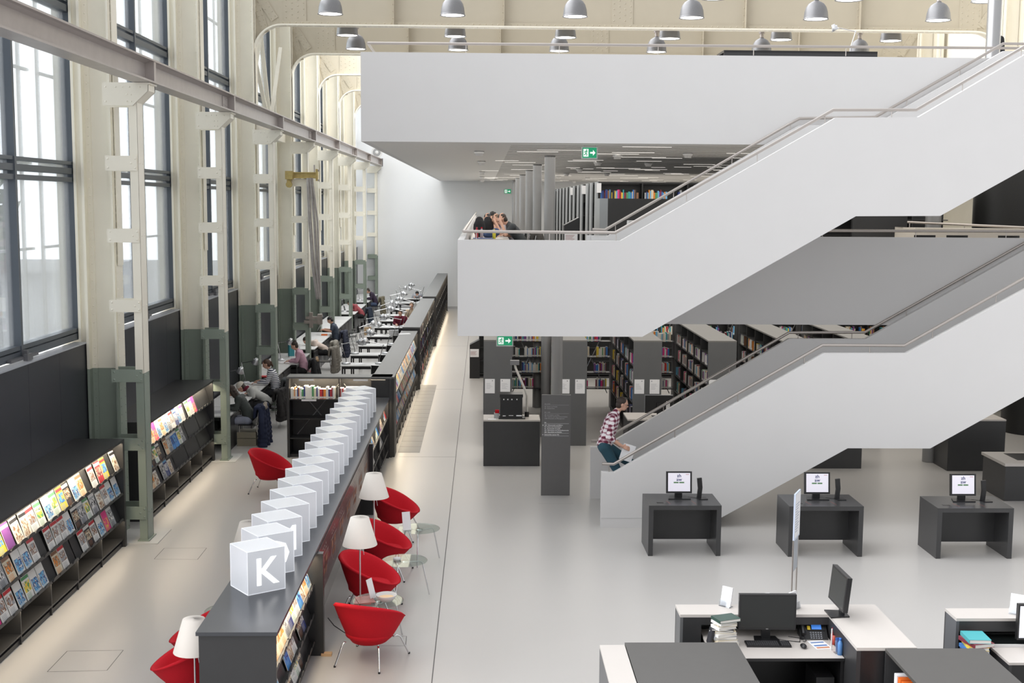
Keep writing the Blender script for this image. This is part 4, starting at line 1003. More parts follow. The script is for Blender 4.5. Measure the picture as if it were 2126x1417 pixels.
tag(obj('magazine_pile', MB().box(-.1,-.13,0,.1,.13,.01).obox((.02,0,.014),(.2,.26,.006),(0,0,.3)), mat('pile_print', (.35, .14, .12), .4, noise=.5), None, (T1c.x-.17, T1c.y-.03, .5005)), 'magazines lying flat at the left of the nearest glass table', 'magazine')
t = thing('cup', 'small metal dish with loop on the middle glass table', 'dish', (T2c.x-.1, T2c.y+.02, .5005))
obj('dish', MB().lathe([(0,0),(.05,0),(.055,.02),(.03,.035),(0,.035)], n=20), WHITE, t)
obj('loop', MB().tube([(0+.02*math.cos(a), 0, .05+.025*math.sin(a)) for a in [i*PI/6-.8 for i in range(10)]], .003, 6), REDD, t)
b = MB().tube([(-1.86, 14.55, .18), (-1.78, 14.5, .10), (-1.66, 14.42, .05), (-1.58, 14.4, .012), (-1.5, 14.4, .012)], .006, 6)
tag(obj('power_cable', b, BLACK), 'black lamp cable plugged into the dark shelf panel', 'cable')
# ------------------------------------------------------------------ people
SKIN = mat('skin', (.62, .36, .26), .55, noise=.05); SKIN2 = mat('skin_tan', (.50, .28, .19), .55, noise=.05)
HAIRB = mat('hair_dark_brown', (.035, .022, .016), .6, noise=.2, nscale=30); HAIRK = mat('hair_black', (.012, .010, .010), .55); HAIRL = mat('hair_light_brown', (.16, .10, .06), .6, noise=.2, nscale=30)
JEANS = mat('blue_jeans', (.05, .075, .14), .8, noise=.15, nscale=40); GJEANS = mat('pale_jeans', (.26, .28, .36), .8, noise=.15, nscale=40); BLKC = mat('black_cloth', (.015, .015, .017), .85)
def cloth(n, c): return mat(n, c, .85, noise=.12, nscale=14, bump=.15)
def capsule(mb, a, b, ra, rb=None, n=14):
    rb = ra if rb is None else rb; mb.cyl(a, b, ra, rb, n).ball(a, ra, 0, n, 8).ball(b, rb, 0, n, 8)
def chain(mb, pts, rs):
    for i in range(len(pts)-1): capsule(mb, pts[i], pts[i+1], rs[i], rs[i+1])
def hand(mb, w, d, up, side, s=1., curl=.5):
    """palm and five fingers; d = pointing direction, up = back of the hand, side = thumb side (+1/-1)"""
    w, d, up = Vector(w), Vector(d).normalized(), Vector(up).normalized(); lat = d.cross(up).normalized()*side
    pc = w+d*.045*s
    for t in (-.024, -.008, .008, .024): capsule(mb, w+lat*t*.7*s+d*.01, w+d*.08*s+lat*t*s*1.1, .0125*s, .0115*s, 8)
    for t, L in ((.030, .068), (.010, .078), (-.011, .073), (-.031, .056)):
        a = w+d*.085*s+lat*t*s; e1 = a+(d*math.cos(curl*.6)-up*math.sin(curl*.6))*L*.55*s; e2 = e1+(d*math.cos(curl*1.5)-up*math.sin(curl*1.5))*L*.5*s
        capsule(mb, a, e1, .0088*s, .008*s, 8); capsule(mb, e1, e2, .008*s, .007*s, 8)
    a = w+d*.02*s+lat*.03*s; e1 = a+(d*.7+lat*.7-up*.2).normalized()*.045*s; e2 = e1+(d*.95+lat*.25-up*.25).normalized()*.032*s
    capsule(mb, a, e1, .011*s, .0095*s, 8); capsule(mb, e1, e2, .0095*s, .008*s, 8)
def person(label, loc, rz, J, top, bottom, hair, skin=SKIN, long_sleeve=True, hairstyle='short', group=None, voxel=.010, headdir=(0, 1, -.3), extra=None, shoes=BLACK, hands=True):
    """J: joint positions in local space, figure facing +y"""
    t = thing('person', label, 'person', loc, rz, group)
    V = {k: Vector(v) for k, v in J.items()}
    hd = Vector(headdir).normalized(); H_ = V['head']
    rt = hd.cross(Vector((0, 0, 1))).normalized(); up = rt.cross(hd).normalized()
    body = MB(); spine = [V['pelvis'], V['waist'], V['chest']]
    chain(body, spine, [.10, .095, .10]); chain(body, [V['chest'], V['neck'], H_-up*.03], [.07, .05, .05])
    Rm = Matrix((rt, hd, up)).transposed()
    def el(c, r, n=16, k=12, mb=body, m=0):
        q = MB().ball((0,0,0), r, m, n, k); mb.add([c+Rm @ Vector(v) for v in q.v], q.f, m, True)
    el(H_+up*.02, (.074, .092, .095)); el(H_-up*.045+hd*.03, (.052, .058, .055)); el(H_+hd*.095-up*.012, (.012, .02, .022)); el(H_+hd*.086+up*.028, (.045, .012, .01))
    el(H_+hd*.083-up*.05, (.022, .012, .007))
    for s_ in (-1, 1): el(H_+rt*.076*s_-up*.0+hd*-.005, (.010, .018, .030))
    for s_, k in ((-1, 'l'), (1, 'r')):
        chain(body, [V['sh_'+k], V['el_'+k], V['wr_'+k]], [.048, .038, .026])
        if hands: hand(body, V['wr_'+k], V['hd_'+k] if 'hd_'+k in V else V['wr_'+k]-V['el_'+k], V['up_'+k] if 'up_'+k in V else (0, 0, 1), -s_ if 'ts' not in J else s_)
        chain(body, [V['hip_'+k], V['kn_'+k], V['an_'+k]], [.08, .052, .036]); capsule(body, V['an_'+k]-Vector((0,0,.03)), V['toe_'+k], .032, .026)
    obj('body', remeshed(body, 'body', skin, voxel, 2), None, t)
    tp = MB()
    def trunk(mb, pts, dims, m=0):
        for i in range(len(pts)-1):
            for j in range(5):
                f = j/4; c = pts[i].lerp(pts[i+1], f); r = [dims[i][q]*(1-f)+dims[i+1][q]*f for q in range(2)]
                mb.ball(c, (r[0], r[1], .09), m, 18, 8)
    low = V['pelvis']+(V['waist']-V['pelvis'])*.1
    trunk(tp, [low, V['waist'], V['chest'], V['chest']+(V['neck']-V['chest'])*.45], [(.175, .135), (.155, .125), (.185, .135), (.15, .10)])
    capsule(tp, V['sh_l'], V['sh_r'], .07); capsule(tp, V['chest'], V['neck'], .10, .062)
    for k in 'lr':
        if long_sleeve: chain(tp, [V['sh_'+k], V['el_'+k], V['wr_'+k].lerp(V['el_'+k], .12)], [.07, .054, .042])
        else: chain(tp, [V['sh_'+k], V['sh_'+k].lerp(V['el_'+k], .62)], [.072, .062])
    tv = 'shirt' if not long_sleeve else 'sweater'
    obj(tv, remeshed(tp, tv, top, .014, 3), None, t)
    bt = MB(); capsule(bt, V['hip_l'], V['hip_r'], .115)
    for k in 'lr': chain(bt, [V['hip_'+k], V['kn_'+k], V['an_'+k]+Vector((0,0,.03))], [.108, .072, .058])
    obj('trousers', remeshed(bt, 'trousers', bottom, .014, 3), None, t)
    for k in 'lr':
        sh_ = MB(); capsule(sh_, V['an_'+k]-Vector((0,0,.035)), V['toe_'+k], .042, .036)
        obj('shoe', remeshed(sh_, 'shoe', shoes, .012, 1), None, t)
    hb = MB()
    el(H_+up*.045-hd*.022, (.084, .092, .085), mb=hb); el(H_-hd*.045-up*.01, (.076, .06, .08), mb=hb)
    if hairstyle == 'bun': el(H_+up*.11-hd*.07, (.04, .04, .04), mb=hb)
    if hairstyle == 'tail': el(H_-hd*.115+up*.01, (.032, .03, .035), mb=hb); el(H_-hd*.12-up*.06, (.025, .025, .06), mb=hb)
    if hairstyle == 'long':
        for j in range(6): el(H_-hd*(.06+.004*j)-up*(.02+.06*j), (.092-.004*j, .055, .06), mb=hb)
        for s_ in (-1, 1): el(H_+rt*.075*s_-up*.06-hd*.01, (.022, .04, .11), mb=hb)
    if hairstyle == 'curly':
        rd = random.Random(2)
        for j in range(26):
            a, b_ = rd.uniform(0, 2*PI), rd.uniform(.1, 1.4); el(H_+up*(.045+.09*math.sin(b_))-hd*.03+rt*.085*math.cos(b_)*math.cos(a)+hd*.08*math.cos(b_)*math.sin(a), (.022, .022, .022), 8, 6, hb)
    obj('hair', remeshed(hb, 'hair', hair, .009, 1), None, t)
    ey = MB()
    for s_ in (-1, 1): el(H_+rt*.031*s_+hd*.083+up*.012, (.012, .008, .007), 10, 6, ey)
    obj('eyes', ey, HAIRK, t)
    if extra: extra(t, H_, hd, rt, up, el)
    return t
def seated(lean=.35, hy=.36, hz=.80, headlean=.25, spread=.15, raise_=None, seat=.45, legs=1):
    P = Vector((0, 0, seat+.11)); s, c = math.sin(lean), math.cos(lean)
    W_ = P+Vector((0, .20*s*.6, .20*c)); Ch = P+Vector((0, .42*s, .42*c)); Nk = Ch+Vector((0, .14*math.sin(lean+.15), .14*math.cos(lean+.15)))
    Hd = Nk+Vector((0, .15*math.sin(lean+headlean), .15*math.cos(lean+headlean)))
    J = dict(pelvis=P, waist=W_, chest=Ch, neck=Nk, head=Hd)
    for k, x in (('l', -1), ('r', 1)):
        J['sh_'+k] = Ch+Vector((.175*x, .0, .06)); J['hip_'+k] = P+Vector((.09*x, .03, -.02))
        J['kn_'+k] = Vector((.11*x, .45, seat+.06)); J['an_'+k] = Vector((.12*x, .42*legs, .085)); J['toe_'+k] = Vector((.13*x, .42*legs+.14, .04))
        wr = Vector((spread*x, hy, hz)); J['wr_'+k] = wr
        J['el_'+k] = (J['sh_'+k]+wr)/2+Vector((.07*x, -.08, -.10)); J['el_'+k].z = max(J['el_'+k].z, seat+.20); J['hd_'+k] = Vector((-.2*x, 1, -.1))
        if raise_ and k in raise_:
            J['wr_'+k] = Hd+Vector((.09*x, .05, .0)); J['el_'+k] = Vector((.20*x, max(hy, .34)-.04, hz+.02)); J['hd_'+k] = Vector((-.3*x, -.3, 1)); J['up_'+k] = Vector((x, .2, 0))
    return J
def striped():
    m_ = bpy.data.materials.new('striped_jersey'); m_.use_nodes = True; nt = m_.node_tree; b = nt.nodes['Principled BSDF']; b.inputs['Roughness'].default_value = .85
    tc = nt.nodes.new('ShaderNodeTexCoord'); w = nt.nodes.new('ShaderNodeTexWave'); w.bands_direction = 'Z'; w.inputs['Scale'].default_value = 7.5; w.inputs['Distortion'].default_value = .6; w.inputs['Detail Scale'].default_value = .5
    r = nt.nodes.new('ShaderNodeValToRGB'); r.color_ramp.interpolation = 'CONSTANT'; r.color_ramp.elements[0].color = (.02, .025, .06, 1); r.color_ramp.elements[1].position = .38; r.color_ramp.elements[1].color = (.75, .75, .76, 1)
    nt.links.new(tc.outputs['Object'], w.inputs[0]); nt.links.new(w.outputs['Fac'], r.inputs[0]); nt.links.new(r.outputs[0], b.inputs['Base Color']); return m_
def plaid():
    m_ = bpy.data.materials.new('plaid_flannel'); m_.use_nodes = True; nt = m_.node_tree; b = nt.nodes['Principled BSDF']; b.inputs['Roughness'].default_value = .85
    tc = nt.nodes.new('ShaderNodeTexCoord'); mp = nt.nodes.new('ShaderNodeMapping'); mp.inputs['Rotation'].default_value = (0, 0, .6); nt.links.new(tc.outputs['Object'], mp.inputs[0]); prev = None
    for dr, sc in (('X', 5.2), ('Z', 4.2)):
        w = nt.nodes.new('ShaderNodeTexWave'); w.bands_direction = dr; w.inputs['Scale'].default_value = sc; w.inputs['Distortion'].default_value = .5; nt.links.new(mp.outputs[0], w.inputs[0])
        if prev:
            a = nt.nodes.new('ShaderNodeMath'); a.operation = 'ADD'; nt.links.new(prev.outputs['Fac'], a.inputs[0]); nt.links.new(w.outputs['Fac'], a.inputs[1]); a2 = nt.nodes.new('ShaderNodeMath'); a2.operation = 'MULTIPLY'; a2.inputs[1].default_value = .5; nt.links.new(a.outputs[0], a2.inputs[0])
        prev = w
    r = nt.nodes.new('ShaderNodeValToRGB'); e = r.color_ramp.elements; r.color_ramp.interpolation = 'CONSTANT'
    e[0].color = (.13, .015, .04, 1); e[1].position = .33; e[1].color = (.42, .22, .27, 1); q = e.new(.55); q.color = (.78, .74, .76, 1)
    nt.links.new(a2.outputs[0], r.inputs[0]); nt.links.new(r.outputs[0], b.inputs['Base Color']); return m_

# ------------------------------------------------------------------ study desks
def desk_table(name, x0, x1, y, d, label, group, z=.74, topm=LTOP2, z0=0, panel=True):
    t = thing(name, label, 'table', (x0, y, z0), 0, group)
    L = x1-x0
    obj('table_top', MB().box(0, 0, z-.025, L, d, z), topm, t)
    obj('apron', MB().box(.03, .03, z-.10, L-.03, d-.03, z-.026), BLACKM, t)
    if panel:
        for x in (.0, L-.04): obj('leg_panel', MB().box(x, .03, 0, x+.04, d-.03, z-.10), DARK, t)
    else:
        for x in (.03, L-.07):
            for yy_ in (.03, d-.07): obj('leg', MB().box(x, yy_, 0, x+.04, yy_+.04, z-.10), BLACKM, t)
    return t
def chair_parts():
    seat = MB().obox((0, .0, .45), (.42, .40, .018)); back = MB()
    n = 8
    for i in range(n):
        a0, a1 = -1+2*i/n, -1+2*(i+1)/n
        def P(a, z): return (.2*a, -.21-.05*(1-a*a)+(.0 if z < .6 else -.04), z)
        for z0_, z1_ in ((.60, .84),):
            q = [P(a0, z0_), P(a1, z0_), P(a1, z1_), P(a0, z1_)]; r = [(x, y-.012, z) for x, y, z in q]
            back.add(q+r, [(0,1,2,3), (7,6,5,4), (3,2,6,7), (0,4,5,1)], 0, False)
    legs = []
    for sx in (-1, 1):
        legs.append(MB().tube([(sx*.19, .17, .44), (sx*.21, .19, .008)], .011, 8))
        legs.append(MB().tube([(sx*.20, -.25, .80), (sx*.20, -.19, .46), (sx*.21, -.24, .008)], .011, 8))
    return seat.mesh('seat', BLACKM), back.mesh('backrest', BLACKM), [q.mesh('leg', CHROME) for q in legs]
CH = chair_parts()
def study_chair(x, y, rz, label, z=0, group='black study chairs'):
    t = thing('study_chair', label, 'chair', (x, y, z), rz, group)
    obj('seat', CH[0], None, t); obj('backrest', CH[1], None, t)
    for q in CH[2]: obj('leg', q, None, t)
    return t
COATN = 0
def coat(x, y, rz, m_, label, h=.75, w=.44, z=.86, hood=None, seed=1):
    w *= 1.22
    """coat hung over a chair back: falls behind the back and over its top"""
    rd = random.Random(seed); b = MB()
    for i in range(9):
        f = i/8; zz = z-.02-f*h; ww = (w*.72+(w*.38)*f)/2
        for j in range(7):
            a = -1+2*j/6; b.ball((ww*a+rd.uniform(-.012, .012), -.31-.035*math.sin(j*2.1+seed+f*2)-.03*f, zz), (.062, .055+.055*f, .07), 0, 10, 6)
    for a in (-1, -.5, 0, .5, 1): capsule(b, (a*w*.34, -.33, z-.03), (a*w*.33, -.17, z-.02), .045, .04, 10); capsule(b, (a*w*.33, -.17, z-.02), (a*w*.32, -.15, z-.22), .04, .035, 10)
    chain(b, [(-w*.42, -.3, z-.06), (-w*.62, -.33, z-.32), (-w*.60, -.33, z-.55)], [.06, .055, .045]); chain(b, [(w*.42, -.3, z-.06), (w*.62, -.33, z-.32), (w*.60, -.33, z-.55)], [.06, .055, .045])
    t = thing('coat', label, 'coat', (x, y, 0), rz)
    obj('coat_body', remeshed(b, 'coat_body', m_, .016, 2), None, t)
    if hood:
        q = MB(); rd = random.Random(3)
        for j in range(16): q.ball((-.15+.02*j, -.34+rd.uniform(-.03, .03), z+.0+rd.uniform(-.05, .03)), .045, 0, 8, 6)
        obj('fur_collar', remeshed(q, 'fur_collar', hood, .014, 0), None, t)
    return t
def desk_lamp_parts():
    base = MB().lathe([(0,0),(.10,0),(.10,.03),(.015,.04),(0,.04)], n=20)
    arm = MB().tube([(0,0,.03), (0,0,.10), (-.10,0,.44)], .008, 8); arm2 = MB().tube([(-.10,0,.44), (.28,0,.52)], .008, 8).ball((-.10,0,.44), .018, 0, 8, 6)
    head = MB().lathe([(.02,.10),(.035,.10),(.045,.05),(.085,-.03),(.080,-.03),(.04,.04),(0,.06)], n=20); 
    hv = [Matrix.Rotation(.5, 3, 'Y') @ Vector(v) + Vector((.33, 0, .49)) for v in head.v]; head.v = [tuple(v) for v in hv]; head.ball((.30,0,.55), .02, 0, 8, 6)
    return base.mesh('base', ALU), arm.mesh('lower_arm', CHROME), arm2.mesh('upper_arm', CHROME), head.mesh('lamp_head', ALU)
DL = desk_lamp_parts()
def desk_lamp(x, y, z, rz, label, s=1.):
    t = thing('desk_lamp', label, 'lamp', (x, y, z), rz, 'silver jointed desk lamps'); t.scale = (s, s, s)
    obj('base', DL[0], None, t); obj('lower_arm', DL[1], None, t); obj('upper_arm', DL[2], None, t); obj('lamp_head', DL[3], None, t); return t
def laptop(x, y, z, rz, label, m_=ALU, open_=True, s=1):
    t = thing('laptop', label, 'laptop', (x, y, z), rz)
    obj('keyboard_base', MB().box(-.16*s, -.11*s, 0, .16*s, .11*s, .014), m_, t)
    obj('screen_lid', MB().obox((0, .11*s+.03, .11*s+.01), (.32*s, .008, .22*s), (-.28, 0, 0)), m_, t)
    obj('display', MB().obox((0, .105*s+.03, .11*s+.01), (.29*s, .002, .19*s), (-.28, 0, 0)), mat('dark_display', (.03, .035, .05), .15), t); return t
def papers(x, y, z, rz, label, n=2, w=.21, h=.297):
    b = MB()
    for i in range(n): b.obox((.05*i, .03*i, .0015+i*.0025), (w, h, .002), (0, 0, .25*i))
    return tag(obj('paper_sheets', b, PAPER, None, (x, y, z), (0, 0, rz)), label, 'paper')

# right hand rows, between the aisle shelf and the walkway
ys = [onz(*p, .74).y for p in ((712,758.6),(729,737),(748,717.7),(767,698),(782,679.5),(793,666),(803,655),(813.7,642),(824,629),(834,620))]
XRL = -3.88
for i, y in enumerate(ys):
    desk_table('study_table', XRL, -2.42, y, .66, 'pale study table with black frame beside the aisle shelf, row %d from the front' % (i+1), 'study tables beside the aisle shelf', panel=False)
    desk_lamp(XRL+.12, y+.33, .741, -.2+.5*(i % 3), 'silver desk lamp on the free end of study table row %d, aisle side' % (i+1), 1.25)
    desk_lamp(-2.85, y+.40, .741, PI-.3+.4*(i % 2), 'silver desk lamp near the shelf end of study table row %d' % (i+1), 1.2)
for i, (dx, j) in enumerate(((.75, 0), (.75, 1), (.80, 2), (.8, 3))):
    study_chair(XRL+dx+.35, ys[j]-.42, .0, 'black chair pulled up to study table row %d beside the aisle shelf' % (j+1))
papers(XRL+.45, ys[0]+.35, .7415, .2, 'white papers on the front study table beside the aisle shelf')
papers(XRL+.5, ys[4]+.3, .7415, -.2, 'open white papers on study table row five', 3)
p = onz(812, 735, .80)
laptop(-2.95, ys[3]+.12, .741, PI, 'silver laptop before the person in maroon')
laptop(-2.85, ys[7]-.0+.2, .741, PI, 'white laptop on a far study table behind the aisle shelf', WHITE)
MAROON = cloth('maroon_knit', (.15, .01, .03))
person('person in maroon sweater with glasses and pinned hair, reading at the right study tables', (-2.98, ys[4]+.98, 0), PI, seated(.35, .30), MAROON, BLKC, HAIRB, hairstyle='bun', headdir=(.1, 1, -.6))
study_chair(-2.98, ys[4]+.98, PI, 'black chair under the person in maroon')
person('person with fair hair mostly hidden behind the person in maroon', (-2.72, ys[5]+1.0, 0), PI, seated(.15, .30), cloth('beige_knit', (.45, .35, .25)), BLKC, HAIRL, hairstyle='tail')
study_chair(-2.72, ys[5]+1.0, PI, 'black chair under the fair haired person')
person('person in pale grey shirt bent over at the farthest right tables', (-3.05, ys[9]+.95, 0), PI, seated(.9, .36), cloth('pale_blue_grey', (.5, .52, .58)), BLKC, HAIRK, headdir=(0, .6, -.8))
study_chair(-3.05, ys[9]+.95, PI, 'black chair under the person in pale grey shirt')

# left hand rows along the wall
XT = -5.27
spec = [('woman', 502, 872), ('cap', 545, 839), ('stripe', 572, 815), ('pink', 614, 769), ('cream', 676, 731), ('navy', 696, 708), ('scarf', 750, 656), ('purple', 779, 632)]
hp = {n_: onz(x, y, .52) for n_, x, y in spec}
print('HIPS', {k: tuple(round(c, 2) for c in v) for k, v in hp.items()})
order = sorted(v.y for v in hp.values())
dy = [order[0]-.55]
tabs = []
y = 25.55
k = 0
for k in range(1, 7):
    for j in range(4): tabs.append(cy(k)+.34+j*1.235)
for i, y in enumerate(tabs):
    desk_table('study_table', -6.06, XT+(.17 if y > 33 else 0), y, 1.2, 'pale study table along the window wall, number %d from the front' % (i+1), 'study tables along the window wall')
t = 0
def by(n_): return hp[n_].y
XP = XT+.30
def px_(n_): return {'woman': .11, 'cap': .10}.get(n_, 0) + max(XT+(.16 if hp[n_].y < 33 else .33), min(hp[n_].x+.03, XT+.6))
NAVYT = cloth('navy_tshirt', (.045, .06, .085)); 
person('person with long dark hair in dark sweater and pale jeans at the first wall desk', (px_('woman'), by('woman'), 0), PI/2, seated(.42, .44, .80, .5), cloth('dark_green_knit', (.045, .052, .050)), GJEANS, HAIRB, hairstyle='long', headdir=(0, 1, -.55))
def cap_extra(t, H_, hd, rt, up, el):
    q = MB(); el(H_+up*.06-hd*.015, (.092, .102, .085), mb=q); el(H_+up*.05+hd*.10, (.06, .06, .014), mb=q)
    obj('cap', remeshed(q, 'cap', cloth('cream_cap', (.62, .58, .50)), .010, 1), None, t)
    q = MB(); el(H_-hd*.06-up*.09, (.10, .09, .05), mb=q); obj('hood_lining', remeshed(q, 'hood_lining', MAROON, .012, 0), None, t)
person('person in cream cap and grey hoodie bent over the wall desk', (px_('cap'), by('cap'), 0), PI/2, seated(.95, .42, .80, .3), cloth('grey_hoodie', (.42, .42, .40)), BLKC, HAIRB, extra=cap_extra, headdir=(0, .8, -.75))
person('person with tied brown hair in black and white striped jersey', (px_('stripe'), by('stripe'), 0), PI/2, seated(.25, .44, .80, .3, .18), striped(), BLKC, mat('hair_brown', (.07, .035, .02), .6), hairstyle='tail', headdir=(0, 1, -.4))
person('person with hair bun in pink sweater at a wall desk', (px_('pink'), by('pink'), 0), PI/2, seated(.30, .40, .80, .3), cloth('pink_knit', (.50, .30, .38)), BLKC, HAIRB, hairstyle='bun', headdir=(0, 1, -.45))
person('person in cream top slumped forward behind a lattice post', (px_('cream'), by('cream'), 0), PI/2, seated(1.0, .42, .80, .3), cloth('cream_top', (.58, .48, .42)), BLKC, HAIRB, headdir=(0, .7, -.9))
person('person in navy T-shirt sitting upright reading a held sheet', (px_('navy'), by('navy'), 0), PI/2, seated(.15, .40, .92, .5), NAVYT, BLKC, HAIRK, skin=SKIN2, long_sleeve=False, headdir=(0, 1, -.75))
tag(obj('reading_sheet', MB().obox((0,0,0), (.03*.1, .30, .26), (0, .5, .1)), PAPER, None, (px_('navy')-.56, by('navy')+.02, 1.0)), 'white sheet held up by the person in navy', 'paper')
person('person with patterned red scarf far along the wall desks', (px_('scarf'), by('scarf'), 0), PI/2, seated(.7, .4, .80, .3), cloth('red_patterned_wool', (.30, .06, .07)), BLKC, HAIRK, headdir=(0, .8, -.6))
person('person in dark purple sweater at the farthest wall desk', (px_('purple'), by('purple'), 0), PI/2, seated(.4, .4, .80, .6), cloth('dark_purple_knit', (.035, .022, .045)), JEANS, HAIRB, headdir=(0, 1, -.7))
for n_, d in (('woman', 'long dark haired person'), ('cap', 'person in the cream cap'), ('stripe', 'striped jersey person'), ('pink', 'person in pink'), ('cream', 'slumped person in cream'), ('navy', 'person in navy T-shirt'), ('scarf', 'person with red scarf'), ('purple', 'person in dark purple')):
    study_chair(px_(n_), by(n_), PI/2, 'black chair with chrome legs under the '+d, group='occupied chairs')
coat(px_('woman')+.0, by('woman'), PI/2, cloth('navy_parka', (.012, .018, .05)), 'long navy parka with fur collar on the first wall desk chair', .80, .48, .84, cloth('grey_fur', (.30, .26, .22)), 1)
coat(px_('cap')+.0, by('cap'), PI/2, cloth('black_jacket', (.016, .014, .014)), 'black jacket hanging on the chair of the capped person', .62, .42, .86, None, 2)
coat(px_('stripe')+.0, by('stripe'), PI/2, cloth('grey_wool_coat', (.065, .07, .072)), 'grey wool coat hanging on the chair of the striped person', .62, .42, .88, None, 3)
coat(px_('pink')+.0, by('pink'), PI/2, BLKC, 'dark jacket with fawn fur collar behind the person in pink', .5, .42, .84, cloth('fawn_fur', (.36, .25, .15)), 4)
coat(px_('cream')-.02, by('cream'), PI/2, cloth('cream_black_scarf', (.30, .28, .24)), 'dark and cream jacket on the chair of the slumped person', .6, .42, .86, None, 5)
coat(px_('navy')+.0, by('navy'), PI/2, cloth('quilted_navy', (.028, .032, .055)), 'long quilted navy coat on the chair of the upright reader', .78, .46, .86, None, 6)
coat(px_('scarf')+.0, by('scarf'), PI/2, cloth('navy_jacket', (.02, .03, .05)), 'navy jacket hanging on the chair of the person with red scarf', .55, .42, .86, None, 7)
coat(px_('purple')+.0, by('purple'), PI/2, cloth('khaki_coat', (.17, .15, .10)), 'khaki coat hanging on the farthest occupied chair', .72, .46, .86, None, 8)
yk = (by('pink')+by('cream'))/2
study_chair(XT+.55, yk+.5, PI/2, 'free black chair behind the person in pink'); coat(XT+.55, yk+.5, PI/2, cloth('stone_coat', (.22, .20, .17)), 'stone grey coat with pink scarf on a free chair', .66, .44, .86, None, 9)
for i, (yy_) in enumerate((by('navy')+2.2, by('navy')+3.5, by('navy')+4.6)): study_chair(XT+.6, yy_, PI/2, 'empty black chair at the wall desks behind the reader, number %d' % (i+1))
tag(obj('paper_bag', MB().prism([(-.13,0),(.13,0),(.15,.32),(-.11,.30)], 'xz', -.09, .09), mat('kraft_paper', (.45, .32, .19), .8), None, (XT+.75, by('scarf')-2.4, 0)), 'brown paper bag on the floor by the empty chairs', 'bag')
tag(obj('storage_box', MB().box(-.2,-.22,0,.2,.22,.16).box(-.2,-.22,.17,.2,.22,.30), mat('clear_storage', (.22, .20, .15), .3), None, (px_('woman')-.02, by('woman'), .0)), 'stacked storage boxes under the first chair', 'box')
tag(obj('backpack', remeshed(MB().ball((0,0,.17), (.13,.1,.17)), 'backpack', BLKC, .015, 1), None, None, (px_('woman')-.45, by('woman')-.3, .0)), 'black backpack on the floor under the first wall desk', 'bag')
tag(obj('red_book_crate', MB().box(-.2,-.16,0,.2,.16,.2), mat('crate_red', (.45, .04, .05), .5), None, (XT+.18, by('pink')+2.2, 0)), 'red crate on the floor between the wall desks', 'crate')
for i, (n_, dx, dyy, lab) in enumerate((('woman', -.95, .4, 'the long dark haired person'), ('cap', -.95, .3, 'the person in the cream cap'), ('stripe', -.8, .15, 'the striped person'), ('pink', -.75, .55, 'the person in pink'), ('scarf', -.7, -.4, 'the person with the red scarf'), ('purple', -.7, -.4, 'the farthest wall desk reader'))):
    desk_lamp(px_(n_)+dx, by(n_)+dyy, .741, -.6, 'silver desk lamp on the wall desk beside %s' % lab, 1.1)
    papers(px_(n_)-.5, by(n_)+.05, .7415, .2+i, 'white papers on the wall desk before %s' % lab, 3)
t = thing('tote_bag', 'white and teal paper carrier bag on the wall desk beside the person in pink', 'bag', (px_('pink')-.50, by('pink')+1.4, .741), .5)
obj('bag_body', MB().box(-.16,-.06,0,.16,.06,.36), PAPER, t); obj('teal_panel', MB().box(-.161,-.062,.02,-.01,.062,.34), mat('teal_print', (.04, .28, .33), .5), t)
tag(obj('bottle', MB().lathe([(0,0),(.032,0),(.034,.02),(.032,.15),(.012,.19),(.012,.21),(0,.21)], n=16), GLASSC, None, (XT-.12, by('cream')+.1, .741)), 'clear water bottle on the wall desk before the slumped person', 'bottle')
tag(obj('sweet_packet', MB().box(-.1,-.04,0,.1,.04,.05), mat('orange_packet', (.75, .16, .03), .4, noise=.4), None, (XT-.02, by('navy')-.25, .741)), 'orange packet on the wall desk before the person in navy', 'packet')
laptop(px_('woman')-.62, by('woman')-.3, .741, -PI/2+.2, 'silver laptop and papers at the end of the first wall desk')
laptop(px_('scarf')-.55, by('scarf')-.3, .741, PI/2, 'black laptop on a far wall desk', BLACK)
tag(obj('book', MB().box(-.12,-.09,0,.12,.09,.03), BKM['red'], None, (XT-.35, by('stripe')+1.2, .741)), 'red book lying on the wall desk behind the striped person', 'book')

# ------------------------------------------------------------------ first gallery reading table and its people
tx1 = onz(1047, 492, Z1+.74); gy = 24.6
desk_table('reading_table', XL1+.16, XL1+.92, gy, 5.2, 'long pale reading table at the left edge of the first gallery', None, z0=Z1, topm=LTOP)
PX = XL1+1.22
for i, (yy_, topm_, hr, st, lab, rs, lean) in enumerate(((gy+.6, cloth('charcoal_tshirt', (.05,.055,.06)), HAIRB, 'short', 'person in charcoal T-shirt with hand at forehead, nearest at the gallery table', 'l', .55),
        (gy+1.7, cloth('light_top', (.45,.42,.45)), HAIRL, 'short', 'person with light brown hair leaning on one hand at the gallery table', 'l', .6),
        (gy+2.8, cloth('purple_tshirt', (.07,.05,.10)), HAIRK, 'curly', 'person with curly black hair holding the head in both hands, gallery table', 'lr', .55),
        (gy+3.9, cloth('grey_tshirt', (.25,.25,.28)), HAIRK, 'short', 'person farthest back at the gallery table with raised hand', 'l', .62))):
    person(lab, (PX-.08*i, yy_, Z1), PI/2, seated(lean, .40, .80, .4, raise_=rs), topm_, JEANS if i else BLKC, hr, long_sleeve=False, hairstyle=st, headdir=(0, .9, -.6))
    study_chair(PX-.08*i, yy_, PI/2, 'black chair at the gallery reading table, number %d from the front' % (i+1), Z1, 'chairs at the gallery reading table')
tz = Z1+.7405
b = MB()
b.ball((0,0,.19), (.13,.10,.20)).ball((0,.02,.33), (.09,.07,.10))
o = tag(obj('backpack', remeshed(b, 'backpack', BLKC, .012, 1), None, None, (XL1+.32, gy+1.35, tz)), 'black backpack standing on the gallery reading table, left one', 'bag')
